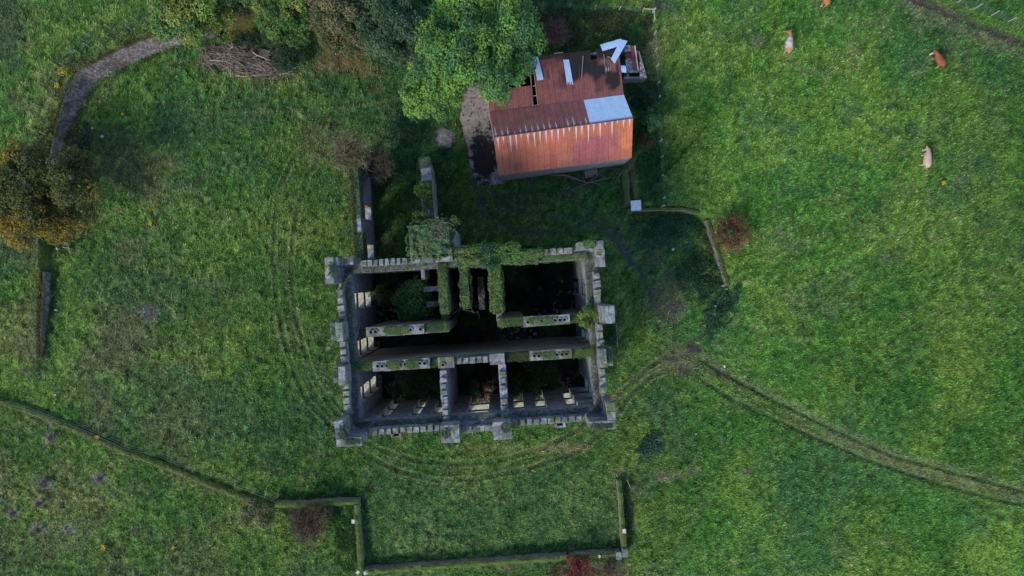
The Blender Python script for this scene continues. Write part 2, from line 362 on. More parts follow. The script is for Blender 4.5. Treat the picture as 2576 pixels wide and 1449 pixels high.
def ground_fn(x, y):
    """returns colour (n,3), relief (n), cover 0..1 (grass blades)"""
    z = terr(x, y); k = S * (H - z) / H
    X = NX + x / k; Y = NY - y / k
    n20 = fbm(x, y, 16, 1, 3); n6 = fbm(x, y, 5.5, 2, 4); n2 = fbm(x, y, 1.8, 5, 4); n05 = fbm(x, y, .55, 9, 3); nb = fbm(x, y, 9, 14, 4); n1 = fbm(x, y, 3.2, 23, 4)
    # streaky grass: stretched noise
    st = vn(x * .6 + y * .8, (-x * .8 + y * .6) * 2.3, .7, 33)
    def c(*v): return np.array(v)[None, :]
    def mx(a, b, f): return a * (1 - f[:, None]) + b * f[:, None]
    C = mx(c(.040, .100, .020), c(.082, .135, .026), ss(.32, .68, n6 * .8 + n05 * .2))
    C = mx(C, c(.030, .078, .032), ss(.48, .70, n2 * .3 + nb * .7) * .7)
    C = mx(C, c(.125, .135, .045), ss(.54, .80, n6 * .25 + n1 * .4 + n05 * .35) * .45)
    C = mx(C, c(.135, .115, .060), ss(.56, .80, n20 * .4 + n2 * .6) * .42)
    # the east pasture is yellower and brighter, the west lawn rougher and browner
    lg = vn(x, y, 19, 44); C = C * (.86 + .28 * lg)[:, None]
    plot = ss(900, 930, X) * ss(1565, 1545, X) * ss(1130, 1230, Y); C = mx(C, c(.052, .098, .040), plot * .45)
    C = C * (1 + .14 * ss(1000, 300, X) + .16 * ss(1150, 1350, Y))[:, None]
    east = ss(1640, 1800, X + (nb - .5) * 120)
    C = mx(C, C * c(1.08, 1.22, 1.0) + c(.002, .008, 0), east * .85)
    west = ss(700, 420, X + (nb - .5) * 200) * ss(330, 420, Y)
    C = mx(C, c(.095, .105, .042), west * ss(.36, .68, n1) * .55)
    C = mx(C, c(.060, .080, .036), ss(.5, .62, nb) * ss(650, 350, X) * ss(250, 500, Y) * .4)
    st2 = vn(x * .5 + y * .87, (-x * .87 + y * .5) * 2.0, .33, 35); bl = vn(x, y, .42, 37)
    C = C * (.50 + .42 * st[:, None] + .34 * st2[:, None] + .30 * (bl[:, None] - .5) + .25 * (n05[:, None] - .5))
    R = (n05 - .5) * .16 + (n2 - .5) * .12 + (st - .5) * .09 + (bl - .5) * .09 + (st2 - .5) * .05
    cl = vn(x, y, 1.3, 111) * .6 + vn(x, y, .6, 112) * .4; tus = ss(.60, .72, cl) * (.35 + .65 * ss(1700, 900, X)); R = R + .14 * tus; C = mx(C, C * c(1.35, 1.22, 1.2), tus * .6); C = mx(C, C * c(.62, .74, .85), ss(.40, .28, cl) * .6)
    cover = np.ones(x.shape)
    spk = (vn(x, y, .45, 101) > .93) & (vn(x, y, 6, 102) > .45); C = np.where(spk[:, None], C * .4, C)
    C = mx(C, c(.16, .155, .08), (vn(x, y, .5, 103) > .90) * ss(.5, .7, n1) * .6)
    wob = (n2 - .5) * 8 + (n05 - .5) * 6
    def line(pts, wd, colr, amt, depth=0.0, cov=0.0, fade=None):
        nonlocal C, R, cover
        d, par = dpoly(X, Y, pts)
        f = ss(wd, wd * .35, d + wob * min(1, wd / 8)) * amt * (.65 + .7 * (n2 > .45) * .5)
        if fade is not None: f = f * ss(fade[0], fade[1], par)
        C = mx(C, np.array(colr)[None, :], np.clip(f, 0, 1)); R = R - depth * ss(wd, 0, d); cover = cover * (1 - cov * np.clip(f, 0, 1))
    def blob(cx, cy, rx, ry, colr, amt, cov=0.0, rot=0, soft=.5):
        nonlocal C, R, cover
        e = ell(X, Y, cx, cy, rx, ry, rot) + (n2 - .5) * 1.0 + (n05 - .5) * .8
        f = ss(1.0 + soft * .5, 1.0 - soft, e) * amt
        C = mx(C, np.array(colr)[None, :], f); cover = cover * (1 - cov * f)
    brown = (.110, .088, .055); dkmud = (.045, .036, .034); dkgreen = (.022, .055, .022); pale = (.135, .160, .062)
    # wheel ruts
    for r in (RUT1, RUT2):
        d, par = dpoly(X + (n2 - .5) * 5, Y + (n05 - .5) * 5, r); vis = .55 + .45 * ss(.2, .7, vn(par, par * 0, 90, 88))
        tread = .8 + .25 * (np.sin(par * .9) > 0)
        C = mx(C, c(.040, .052, .026), ss(8, 3, d) * .82 * vis * tread); C = mx(C, c(*pale), ss(14, 9, d) * ss(5, 9, d) * (.25 + .6 * ss(.35, .65, vn(X, Y, 26, 121))) * vis)
        R = R - .07 * ss(8, 2, d) * vis + .05 * ss(15, 9, d) * ss(5, 9, d); cover = cover * (1 - .5 * ss(7, 3, d))
    line([(720, 600), (718, 700), (728, 800), (755, 920), (785, 990)], 9, (.07, .065, .035), .35, 0, .3)
    for r in (RUT3, RUT4): line(r, 6, (.035, .075, .030), .6, .06, .3)
    line([(430, 305), (600, 280), (760, 286), (900, 270), (1040, 240)], 8, (.11, .13, .05), .35)
    line([(950, 330), (1040, 345), (1100, 330)], 10, (.06, .08, .035), .5)
    # east track
    line(TRK_M, 24, (.090, .115, .045), .65, .03, .6, (0, 60)); line(TRK_M, 11, (.15, .11, .065), .35, .02, .8, (30, 120))
    line([(1790, 925), (1900, 1000), (2040, 1080)], 24, (.085, .10, .035), .5)
    line(TRK_A, 7, (.034, .046, .026), .9, .14, .5); line(TRK_B, 8, (.030, .052, .024), .85, .12, .3)
    line([(a + 6, b - 11) for a, b in TRK_A], 8, (.12, .135, .07), .6); line([(a - 2, b - 8) for a, b in TRK_B], 4, (.12, .12, .06), .4)
    # muddy meeting of the tracks
    blob(1722, 905, 60, 44, brown, .6, .6); blob(1745, 878, 26, 10, dkmud, .9, .9, 20); blob(1722, 935, 16, 14, dkmud, .9, .9)
    blob(1690, 905, 20, 8, dkmud, .7, .8); blob(1680, 750, 55, 60, (.095, .085, .055), .65, .5); blob(1700, 690, 18, 14, (.10, .09, .07), .7, .6)
    blob(1650, 655, 26, 30, (.07, .07, .05), .6, .5); blob(1700, 775, 24, 16, (.06, .055, .05), .7, .7); blob(1810, 940, 26, 12, dkmud, .6, .7, 30)
    line([(1540, 1010), (1600, 950), (1690, 915)], 11, (.11, .11, .055), .5, .03, .3)
    line([(1620, 700), (1660, 800), (1700, 880)], 18, (.07, .085, .04), .5, 0, .3)
    # cattle trail, top right
    line(TRAIL, 13, (.060, .045, .036), .95, .08, .95); line([(a - 4, b + 24) for a, b in TRAIL], 22, (.10, .105, .055), .6, 0, .4)
    line([(a + 10, b - 22) for a, b in TRAIL], 16, (.075, .14, .022), .7)
    blob(1665, 18, 26, 20, (.07, .055, .05), .8, .8); blob(1655, 8, 14, 14, dkmud, .6, .8)
    blob(1905, 105, 22, 22, (.12, .105, .08), .65, .4); blob(2380, 25, 60, 12, (.09, .075, .055), .4, .3, 20)
    for cx, cy, rx, ry in ((1830, 200, 18, 50), (1880, 95, 14, 20), (1990, 320, 30, 24), (2100, 400, 34, 14), (2150, 280, 30, 18), (2480, 420, 26, 34), (2230, 330, 40, 16), (2480, 560, 40, 22), (2010, 480, 50, 14)):
        blob(cx, cy, rx, ry, (.028, .075, .028), .6)
    # dark muddy yard ruts north of the ruin
    line(YARD_RUT1, 15, (.048, .050, .046), .62, .06, .9); line(YARD_RUT2, 12, (.046, .050, .044), .55, .05, .8); blob(1300, 505, 70, 30, (.035, .05, .035), .6, .5)
    line([(1535, 590), (1562, 620), (1590, 662)], 12, (.045, .046, .056), .95, .03, 1.0)  # bluish tint paints the shade on the track end
    # gravel heap, bare patches, leaf litter
    blob(1116, 346, 20, 30, (.17, .155, .15), .95, 1.0, -25, .25)
    blob(860, 150, 75, 34, (.105, .075, .035), .8, .5); blob(920, 175, 55, 22, (.10, .08, .035), .6, .4); blob(600, 50, 60, 55, (.085, .062, .022), .85, .5)
    blob(745, 120, 60, 30, (.06, .07, .02), .5); blob(650, 100, 40, 30, dkgreen, .6)
    blob(372, 790, 26, 22, (.105, .10, .09), .7, .7); blob(300, 830, 60, 60, (.10, .095, .05), .4, .2); blob(280, 900, 50, 40, (.095, .09, .05), .4, .2)
    blob(290, 360, 80, 60, (.04, .055, .026), .55); blob(330, 440, 100, 60, (.060, .066, .034), .45); blob(180, 350, 50, 60, (.018, .026, .018), .8, .2)  # near-black last blob paints the shade at the wall's low end
    blob(470, 320, 90, 50, (.035, .07, .03), .5); blob(25, 60, 40, 110, (.04, .05, .034), .6); blob(75, 935, 60, 14, (.055, .055, .04), .6, .4)
    blob(790, 360, 40, 60, (.07, .072, .035), .6); blob(845, 330, 40, 30, (.05, .05, .03), .5)
    for cx, cy, rx, ry in ((108, 1216, 24, 17), (128, 1100, 18, 16), (250, 1205, 18, 14), (98, 1262, 20, 12), (100, 1330, 26, 12), (30, 1292, 18, 14), (170, 1330, 22, 12), (130, 1060, 10, 20)):
        blob(cx, cy, rx, ry, (.165, .145, .135), .8, .5); blob(cx + 4, cy + 5, rx * .5, ry * .5, (.09, .07, .075), .8, .5)
    blob(250, 1240, 60, 26, (.13, .15, .06), .4); blob(150, 1350, 100, 40, (.12, .135, .06), .45); blob(640, 1290, 46, 36, (.19, .20, .085), .75, .1)
    for cx, cy in ((800, 1140), (1880, 1190), (1560, 1190), (1670, 1200), (1745, 1180)): blob(cx, cy, 22, 12, (.12, .105, .065), .55, .3)
    blob(1690, 1195, 60, 14, (.13, .115, .06), .5, .3); blob(1640, 1130, 26, 50, (.025, .065, .032), .7, 0, 30); blob(1300, 1130, 190, 14, (.12, .14, .05), .4); blob(1420, 1130, 70, 12, (.14, .115, .06), .5, .2)
    # rough strip behind the sheds, corners of the walled plot
    blob(1440, 100, 70, 24, (.085, .078, .036), .6, .3); blob(1500, 60, 30, 26, (.05, .06, .035), .6); blob(1640, 130, 22, 70, (.135, .125, .055), .7, .2); blob(1560, 60, 90, 40, (.035, .085, .03), .5)
    blob(1620, 330, 24, 120, (.025, .065, .025), .7); blob(1640, 440, 26, 80, (.03, .09, .022), .6); blob(1590, 460, 14, 60, (.12, .10, .07), .7, .5); blob(1640, 490, 16, 14, (.10, .09, .06), .5)  # long dark green blob paints the shadow east of the barn
    blob(1690, 590, 95, 50, (.018, .058, .026), .85); blob(1740, 680, 60, 70, (.020, .056, .022), .75); blob(1820, 760, 42, 50, (.016, .050, .030), .85); blob(1620, 600, 40, 40, (.025, .055, .026), .6)  # dark nettle ground, the mansion's shadow mixed into the colour
    blob(1470, 1432, 70, 22, (.085, .05, .04), .75, .4); blob(1550, 1432, 30, 22, (.10, .085, .05), .7, .4); blob(1255, 1440, 200, 12, (.045, .10, .02), .6); blob(1280, 1428, 26, 8, (.11, .085, .05), .6)
    blob(780, 1290, 70, 12, (.015, .015, .014), .8, .9); blob(850, 1330, 40, 60, (.03, .10, .018), .6)
    # grassy shoulder of the sunk walls
    d1, _ = sd_line(x, y, HAHA_W); C = mx(C, c(.10, .085, .045), ss(3.2, .6, -d1) * (d1 < 0) * ss(-2, .2, terr(x, y)) * .5 * (terr(x, y) > .3) * ss(.3, .7, n1 + .1))
    # inside the ruin: soil and weeds; under barn roofs: earth; both painted dark as shade
    cx, cy = CAS[0], CAS[1]; a = CAS[2]; u = (x - cx) * math.cos(a) + (y - cy) * math.sin(a); v = -(x - cx) * math.sin(a) + (y - cy) * math.cos(a)
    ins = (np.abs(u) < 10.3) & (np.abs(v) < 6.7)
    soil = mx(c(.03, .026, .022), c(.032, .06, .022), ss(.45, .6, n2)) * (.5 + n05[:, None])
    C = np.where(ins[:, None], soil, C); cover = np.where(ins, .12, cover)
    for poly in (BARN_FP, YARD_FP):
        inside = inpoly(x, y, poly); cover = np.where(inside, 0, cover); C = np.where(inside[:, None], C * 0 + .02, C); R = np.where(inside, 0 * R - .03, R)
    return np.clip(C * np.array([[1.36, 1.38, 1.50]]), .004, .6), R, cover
def inpoly(x, y, poly):
    r = np.zeros(x.shape, bool); n = len(poly)
    for i in range(n):
        ax, ay = poly[i]; bx, by = poly[(i + 1) % n]
        if ay == by: continue
        r ^= ((ay > y) != (by > y)) & (x < (bx - ax) * (y - ay) / (by - ay) + ax)
    return r
CAS = (-2.74, -5.22, math.radians(3.6))      # centre and turn of the ruined mansion
def xy(p): return (p.x, p.y)
BARN_FP = [xy(P(1256, 441, 4.5)), xy(P(1588, 397, 4.5)), xy(P(1585, 300, 5)), xy(P(1565, 202, 3.8)), xy(P(1556, 140, 3.4)), xy(P(1341, 143, 3.5)), xy(P(1229, 160, 3.5))]
YARD_FP = [xy(P(a, b)) for a, b in ((1150, 222), (1215, 195), (1240, 240), (1250, 300), (1262, 380), (1266, 462), (1205, 468), (1192, 442), (1182, 412), (1177, 380), (1166, 340), (1156, 300), (1158, 262))]

def make_ground():
    xs = np.arange(-53.5, 55.6, .13); ys = np.arange(-33, 31.6, .13)
    g = []; s = .3; p = 0
    while p < 2600: p += s; s *= 1.35; g.append(p)
    g = np.array(g)
    xs = np.concatenate([xs[0] - g[::-1], xs, xs[-1] + g]); ys = np.concatenate([ys[0] - g[::-1], ys, ys[-1] + g])
    X, Y = np.meshgrid(xs, ys); x = X.ravel(); y = Y.ravel()
    C, R, cov = ground_fn(x, y); z = terr(x, y) + R
    V = np.stack([x, y, z], 1); nx_, ny_ = len(xs), len(ys)
    i = np.arange(nx_ * ny_).reshape(ny_, nx_)
    F = np.stack([i[:-1, :-1].ravel(), i[:-1, 1:].ravel(), i[1:, 1:].ravel(), i[1:, :-1].ravel()], 1)
    o = npmesh('ground', V, F, M['turf'], None, C, smooth=True); tag(o, kind='structure')
def make_grass(n=420000):
    x = rng.uniform(-53, 55, n); y = rng.uniform(-32.5, 30.5, n)
    C, R, cov = ground_fn(x, y); keep = rng.random(n) < cov
    x, y, C, R = x[keep], y[keep], C[keep], R[keep]; n = len(x); z = terr(x, y) + R - .01
    th = rng.normal(.9, 1.1, n); ln = rng.uniform(.12, .36, n); wd = rng.uniform(.025, .07, n); el = np.radians(rng.uniform(15, 60, n))
    t = np.stack([np.cos(th) * np.cos(el), np.sin(th) * np.cos(el), np.sin(el)], 1); s = np.stack([-np.sin(th), np.cos(th), 0 * th], 1)
    b = np.stack([x, y, z], 1)
    V = np.stack([b - s * wd[:, None], b + s * wd[:, None], b + t * ln[:, None]], 1).reshape(-1, 3)
    C = C * rng.choice([.5, .8, 1.1, 1.5, 2.0], (n, 1)) * rng.uniform(.8, 1.2, (n, 1)) * np.stack([rng.uniform(.9, 1.25, n), np.ones(n), rng.uniform(.7, 1.2, n)], 1)
    o = npmesh('grass', V, np.arange(3 * n).reshape(-1, 3), M['blade'], None, np.repeat(np.clip(C, 0, .6), 3, 0))
    tag(o, 'short green and straw coloured grass covering the fields', 'grass', kind='stuff')
make_ground(); make_grass()

# ------------------------------------------------------------------ foliage helpers
def leaf_mesh(name, pos, nrm, size, colr, parent=None, mat=None, aspect=.62):
    n = len(pos); nrm = nrm / (np.linalg.norm(nrm, axis=1, keepdims=True) + 1e-9)
    r = rng.normal(size=(n, 3)); a = np.cross(nrm, r); a /= (np.linalg.norm(a, axis=1, keepdims=True) + 1e-9); b = np.cross(nrm, a)
    s = np.asarray(size).reshape(-1, 1) * np.ones((n, 1))
    V = np.stack([pos - a * s * .5, pos + b * s * .5 * aspect, pos + a * s * .5, pos - b * s * .5 * aspect], 1).reshape(-1, 3)
    return npmesh(name, V, np.arange(4 * n).reshape(-1, 4), mat or M['leaf'], parent, np.repeat(np.clip(colr, 0.002, .7), 4, 0))
def rdir(n):
    v = rng.normal(size=(n, 3)); return v / np.linalg.norm(v, axis=1, keepdims=True)
def crown_pts(rad, nl, per, lr=(.22, .34), low=-.25, zs=1.0, core=.0, fill=.25):
    """lobed crown around the origin; returns pos, normals, lobe index"""
    rad = np.array(rad, float); d = rdir(nl * 6); d = d[d[:, 2] > low][:nl]
    ph = rng.random(len(d)) ** .5; c = d * (.45 + .42 * ph[:, None]) * rad
    if nl >= 80:
        mn = rdir(200); mn = mn[mn[:, 2] > -.1][:max(7, nl // 7)]; mn = mn * rad * rng.uniform(.42, .86, (len(mn), 1))
        which = rng.integers(0, len(mn), len(d)); o = rdir(len(d)) * .30 * (rng.random((len(d), 1)) ** .4); o[:, 2] = np.abs(o[:, 2]) * .8
        c = mn[which] + o * rad.mean()
    pos = []; nr = []; li = []
    for i in range(len(c)):
        r = rng.uniform(*lr) * rad.mean(); q = rdir(per); q[:, 2] = np.abs(q[:, 2]) * 1.0 - (rng.random(per) < .25) * .7
        rr = r * (.55 + .5 * rng.random(per) ** .5)
        bump_ = 1 + .22 * np.sin(q[:, 0] * 7 + i) * np.cos(q[:, 1] * 6 + i * 2)
        pos.append(c[i] + q * (rr * bump_)[:, None] * np.array([1, 1, .8])); nr.append(q * .8 + rdir(per) * .75 + np.array([0, 0, .35])); li.append(np.full(per, i))
    return np.concatenate(pos), np.concatenate(nr), np.concatenate(li), c
def branch_mb(mb, base, tips, r0, col_=None, n=5):
    for tp in tips:
        tp = Vector(tp); b = Vector(base); mid = b.lerp(tp, .5) + Vector((random.uniform(-.4, .4), random.uniform(-.4, .4), random.uniform(0, .5)))
        mb.tube([b, mid, tp], [r0 * .55, r0 * .35, r0 * .1], n, False, col_)
def tree(name, px, py, ztop, rx, rz, pal, label, cat='tree', nl=60, per=500, leaf=.2, trunk=.28, group=None, patch=None, ry=None, lr=(.2, .32)):
    """px,py: pixel where the crown's middle shows; ztop: crown top height; rx,rz: radii"""
    ry = ry or rx; zc = ztop - rz; g = P(px, py, zc); zg = terr1(g.x, g.y)
    root = empty(name, (g.x, g.y, zg), 0, label, cat, group)
    pos, nr, li, lc = crown_pts((rx, ry, rz), nl, per, lr)
    pos[:, 2] += zc - zg; lc[:, 2] += zc - zg
    pal = np.array(pal); lob = pal[rng.integers(0, len(pal), len(lc))] * rng.uniform(.8, 1.25, (len(lc), 1))
    C = lob[li] * rng.uniform(.6, 1.45, (len(pos), 1))
    if patch: C = patch(pos, C)
    leaf_mesh('crown', pos, nr, rng.uniform(leaf * .7, leaf * 1.3, len(pos)), C, root)
    mb = MB(); hc = max(zc - zg, .6)
    mb.tube([(0, 0, -.1), (.08, .03, hc * .4), (.0, .1, hc * .8), (.1, 0, hc)], [trunk, trunk * .8, trunk * .65, trunk * .45], 8)
    idx = np.linspace(0, len(lc) - 1, min(22, len(lc))).astype(int)
    branch_mb(mb, (0, .05, hc * .6), [lc[i] * np.array([.92, .92, 1]) for i in idx], trunk)
    mb.build('trunk', M['bark'], root, True)
    return root
def twiggy(name, px, py, zc, R, Rz, colr, label, cat='shrub', n=260, leaves=0, lcol=None, base=None, ht=None, thick=.02, lsize=.09, dense=1.0):
    """bare or nearly bare bush: fans of fine forked twigs"""
    g = P(px, py, zc); zg = terr1(g.x, g.y) if base is None else base
    root = empty(name, (g.x, g.y, zg), 0, label, cat)
    mb = MB(); ends = []
    h0 = (zc - zg) * .35
    stems = 7
    for s_ in range(stems):
        az = 2 * PI * s_ / stems + random.uniform(-.3, .3); rr = R * random.uniform(.35, .6)
        e = Vector((math.cos(az) * rr, math.sin(az) * rr, (zc - zg) + random.uniform(-.2, .3) * Rz))
        m_ = Vector((e.x * .35, e.y * .35, h0 + .3 * e.z)); mb.tube([(0, 0, 0), m_, e], [thick * 3.5, thick * 2.6, thick * 1.6], 4, False, colr)
        ends.append((m_, e))
    for k in range(int(n * dense)):
        a_, e_ = random.choice(ends); st = a_.lerp(e_, random.uniform(.2, 1))
        az = random.uniform(0, 2 * PI); r1 = R * (random.random() ** .45) * random.uniform(.75, 1.08)
        tgt = Vector((math.cos(az) * r1, math.sin(az) * r1, (zc - zg) + Rz * random.uniform(-.4, .9) * math.sqrt(max(0, 1 - (r1 / R / 1.1) ** 2))))
        d = tgt - st
        if d.length > R * 1.1: st = tgt - d.normalized() * R * .8
        m1 = st.lerp(tgt, .5) + Vector((random.uniform(-.12, .12), random.uniform(-.12, .12), random.uniform(-.1, .15))) * R * .5
        cc = tuple(c_ * random.uniform(.6, 1.5) for c_ in colr)
        mb.tube([st, m1, tgt], [thick, thick * .7, thick * .3], 3, False, cc)
        for q in range(3):
            o_ = m1.lerp(tgt, random.uniform(.1, .95)); t2 = o_ + Vector((random.gauss(0, 1), random.gauss(0, 1), random.gauss(.3, .6))).normalized() * R * random.uniform(.12, .28)
            mb.tube([o_, t2], [thick * .55, thick * .25], 3, False, tuple(c_ * random.uniform(.7, 1.5) for c_ in colr))
            ends_pt = t2
    mb.build('branches', M['twig'], root, False, True)
    if leaves:
        q = rdir(leaves); q[:, 2] = np.abs(q[:, 2]) * .9 - .1; rr = rng.random(leaves) ** .4
        lump = .8 + .25 * np.sin(np.arctan2(q[:, 1], q[:, 0]) * 5 + R) ; pos = q * (rr * lump)[:, None] * np.array([R, R, Rz]); pos[:, 2] += zc - zg
        lc = np.array(lcol); C = lc[rng.integers(0, len(lc), leaves)] * rng.uniform(.6, 1.5, (leaves, 1))
        leaf_mesh('leaves', pos, q * .4 + rdir(leaves), rng.uniform(lsize * .7, lsize * 1.4, leaves), C, root)
    return root

# ------------------------------------------------------------------ ruined mansion
cR = Matrix.Rotation(-CAS[2], 4, 'Z')
def L(px, py, z):
    p = P(px, py, z) - Vector((CAS[0], CAS[1], 0)); q = cR @ p; return Vector((q.x, q.y, z))
man = empty('ruined_mansion', (CAS[0], CAS[1], 0), CAS[2], 'roofless battlemented stone mansion ruin standing in the middle of the grass', 'ruin')
U, V_ = 10.9, 7.24; TW = .98; ZL = 11.9; ZC = 12.75; ZM = 13.2
def openwall(name, a, b, thick, z0, z1, ops, mat, parent, out=1, top=None):
    """wall from a to b (its outer face), thickness to the inner side; ops = (s0,s1,z0,z1)"""
    a = Vector((a[0], a[1], 0)); b = Vector((b[0], b[1], 0)); d = (b - a); Ln = d.length; d.normalize(); n = Vector((-d.y, d.x, 0)) * out
    ss_ = sorted(set([0, Ln] + [o[0] for o in ops] + [o[1] for o in ops] + list(np.arange(1.0, Ln - .5, 1.0)))); zs = sorted(set([z0, z1] + [o[2] for o in ops] + [o[3] for o in ops]))
    def solid(i, k):
        if i < 0 or k < 0 or i >= len(ss_) - 1 or k >= len(zs) - 1: return False
        s = (ss_[i] + ss_[i + 1]) / 2; z = (zs[k] + zs[k + 1]) / 2
        return not any(o[0] < s < o[1] and o[2] < z < o[3] for o in ops)
    mb = MB()
    def pt(s, t, z): return a + d * s + n * t + Vector((0, 0, z))
    def q(*p): mb.add(p, [(0, 1, 2, 3)])
    for i in range(len(ss_) - 1):
        for k in range(len(zs) - 1):
            if not solid(i, k): continue
            s0, s1, q0, q1 = ss_[i], ss_[i + 1], zs[k], zs[k + 1]
            q(pt(s0, 0, q0), pt(s1, 0, q0), pt(s1, 0, q1), pt(s0, 0, q1)); q(pt(s0, thick, q0), pt(s0, thick, q1), pt(s1, thick, q1), pt(s1, thick, q0))
            if not solid(i - 1, k): q(pt(s0, 0, q0), pt(s0, 0, q1), pt(s0, thick, q1), pt(s0, thick, q0))
            if not solid(i + 1, k): q(pt(s1, 0, q0), pt(s1, thick, q0), pt(s1, thick, q1), pt(s1, 0, q1))
            if not solid(i, k + 1): q(pt(s0, 0, q1), pt(s1, 0, q1), pt(s1, thick, q1), pt(s0, thick, q1))
            if not solid(i, k - 1): q(pt(s0, 0, q0), pt(s0, thick, q0), pt(s1, thick, q0), pt(s1, 0, q0))
    return mb.build(name, mat, parent)
# outer walls (four), window openings in three storeys
rows = ((1.0, 3.7), (4.6, 7.2), (8.0, 10.7))
DROP = .95
def ops_for(centres, wd, rws=rows): return [(c - wd / 2, c + wd / 2, r[0] - DROP, r[1]) for c in centres for r in rws]
def s_of(px, py, z, o='x'):
    q = L(px, py, z); return q.x + U if o == 'x' else V_ - q.y
Scent = [s_of(974, 1062, 8), s_of(1050, 1058, 8), s_of(1104, 1055, 8), s_of(1306, 1040, 8), s_of(1361, 1037, 8), s_of(1437, 1032, 8)]
ops_s = ops_for(Scent, .95) + [(s_of(1208, 1045, 6) - .95, s_of(1208, 1045, 6) + .95, r[0] - DROP, r[1] + .3) for r in rows]
wS = openwall('outer_wall', (-U, -V_), (U, -V_), TW, 0, ZL, ops_s, M['castle_in'], man, 1)
Wc = [V_ - L(900, 755, 6).y, V_ - L(900, 868, 6).y, V_ - L(900, 976, 6).y]
wW = openwall('outer_wall', (-U, V_ - TW), (-U, -V_ + TW), TW, 0, ZL - .004, [(c - .75 - TW, c + .75 - TW, r[0] - DROP, r[1]) for c in Wc for r in rows], M['castle_in'], man, 1)
Ec = [V_ - L(1455, 722, 6).y, V_ - L(1460, 850, 6).y, V_ - L(1470, 975, 6).y]
wE = openwall('outer_wall', (U, V_ - TW), (U, -V_ + TW), TW, 0, ZL - .003, [(c - .75 - TW, c + .75 - TW, r[0] - DROP, r[1]) for c in Ec for r in rows], M['castle_in'], man, -1)
wN = openwall('outer_wall', (-U, V_), (U, V_), TW, 0, ZL - .002, ops_for([3.2, 14.5, 18.5], 1.0, rows[:2]), M['castle_in'], man, -1)
sd_mb = MB(); sd_mb.box((0, 0, 0), (1, 1, 1), jit=.02); me_sill = None
def sill(c, d, parent, rz=0.0):
    mb = MB(); mb.box(c, d, rz, jit=.01); return mb.build('window_sill', M['sill'], parent)
def apron(c, d, parent):
    mb = MB(); mb.box(c, d); return mb.build('apron', M['castle_in'], parent)
for (s0, s1, a_, b_) in ops_s:
    a_ += DROP; sill(((s0 + s1) / 2 - U, -V_ + .26, a_ + .03), (s1 - s0 - .02, .54, .10), wS); apron(((s0 + s1) / 2 - U, -V_ + .26, a_ - DROP / 2 - .02), (s1 - s0 - .01, .48, DROP), wS)
for wall_, sx, cs in ((wW, -1, Wc), (wE, 1, Ec)):
    for c in cs:
        for r in rows: sill((sx * (U - .28), V_ - c, r[0] + .03), (.58, 1.46, .10), wall_); apron((sx * (U - .28), V_ - c, r[0] - DROP / 2 - .02), (.52, 1.485, DROP), wall_)
for c in Wc:      # brick jambs lit in the west windows
    for r in rows:
        mb = MB(); mb.box((-U + .5, V_ - c + .715, (r[0] + r[1]) / 2 + .06), (.94, .06, r[1] - r[0] - .15)); mb.build('brick_jamb', M['brick'], wW)
# parapet strips and merlons
def parapet(a, b, z0=ZL, z1=ZC, th=.50, inward=(0, 0)):
    a = Vector(a); b = Vector(b); d = b - a; n = max(1, int(d.length / 1.1)); mb = MB()
    for i in range(n):
        p0 = a + d * (i / n); p1 = a + d * ((i + 1) / n); c = (p0 + p1) / 2; ll = (p1 - p0).length
        dx = (ll - .012, th) if abs(d.x) > abs(d.y) else (th, ll - .012)
        mb.box((c.x + inward[0] * th / 2, c.y + inward[1] * th / 2, (z0 + z1) / 2 + .001), (dx[0], dx[1], z1 - z0 - .002), jit=.006)
    return mb.build('parapet', M['castle'], man)
def merlon_at(x, y, lx, ly, par, z=ZC, h=None, skip=.0):
    skip = max(skip, .07)
    if random.random() < skip: return
    h = h or (ZM - ZC); mb = MB(); hh = h * random.uniform(.45, 1.15)
    mb.box((x, y, z + hh / 2 - .01), (lx * random.uniform(.8, 1.12), ly * random.uniform(.86, 1.06), hh), random.uniform(-.06, .06), jit=.04, tap=.06)
    mb.build('merlon', M['castle'], par)
def crenel(s0, s1, fixed, axis, pitch, ml, par, side, skip=0.0, th=.5, z=ZC, h=None):
    n = max(1, int(round((s1 - s0) / pitch))); p = (s1 - s0) / n
    for i in range(n):
        s = s0 + (i + .5) * p
        if axis == 'x': merlon_at(s, fixed + side * th / 2, ml, th + .04, par, z, h, skip)
        else: merlon_at(fixed + side * th / 2, s, th + .04, ml, par, z, h, skip)
pN = parapet((-U + 2.1, V_, 0), (U - 2.1, V_, 0), inward=(0, -1)); pS1 = parapet((-U + 2.1, -V_, 0), (-2.35, -V_, 0), inward=(0, 1)); pS2 = parapet((3.4, -V_, 0), (U - 2.1, -V_, 0), inward=(0, 1))
pW = parapet((-U, -V_ + 2.1, 0), (-U, V_ - 2.1, 0), inward=(1, 0)); pE = parapet((U, -V_ + 2.1, 0), (U, V_ - 2.1, 0), inward=(-1, 0))
crenel(-8.7, -4.9, V_, 'x', .485, .36, pN, -1, .08); crenel(3.9, 8.7, V_, 'x', .6, .38, pN, -1, .3)
tS = [L(1133, 1096, 13.8).x, L(1263, 1087, 13.8).x]; tW = [L(836, 834, 13.8).y, L(846, 943, 13.8).y]; tE = [L(1524, 791, 15).y, L(1530, 900, 13.8).y]
crenel(-8.75, tS[0] - .85, -V_, 'x', .60, .44, pS1, 1, .04); crenel(tS[1] + .85, 8.75, -V_, 'x', .60, .44, pS2, 1, .05)
for y0, y1 in ((-V_ + 2.15, tW[1] - .8), (tW[1] + .8, tW[0] - .8), (tW[0] + .8, V_ - 2.15)): crenel(y0, y1, -U, 'y', .66, .50, pW, 1)
for y0, y1 in ((-V_ + 2.15, tE[1] - .8), (tE[1] + .8, tE[0] - .75), (tE[0] + .75, V_ - 2.15)): crenel(y0, y1, U, 'y', .66, .50, pE, -1)
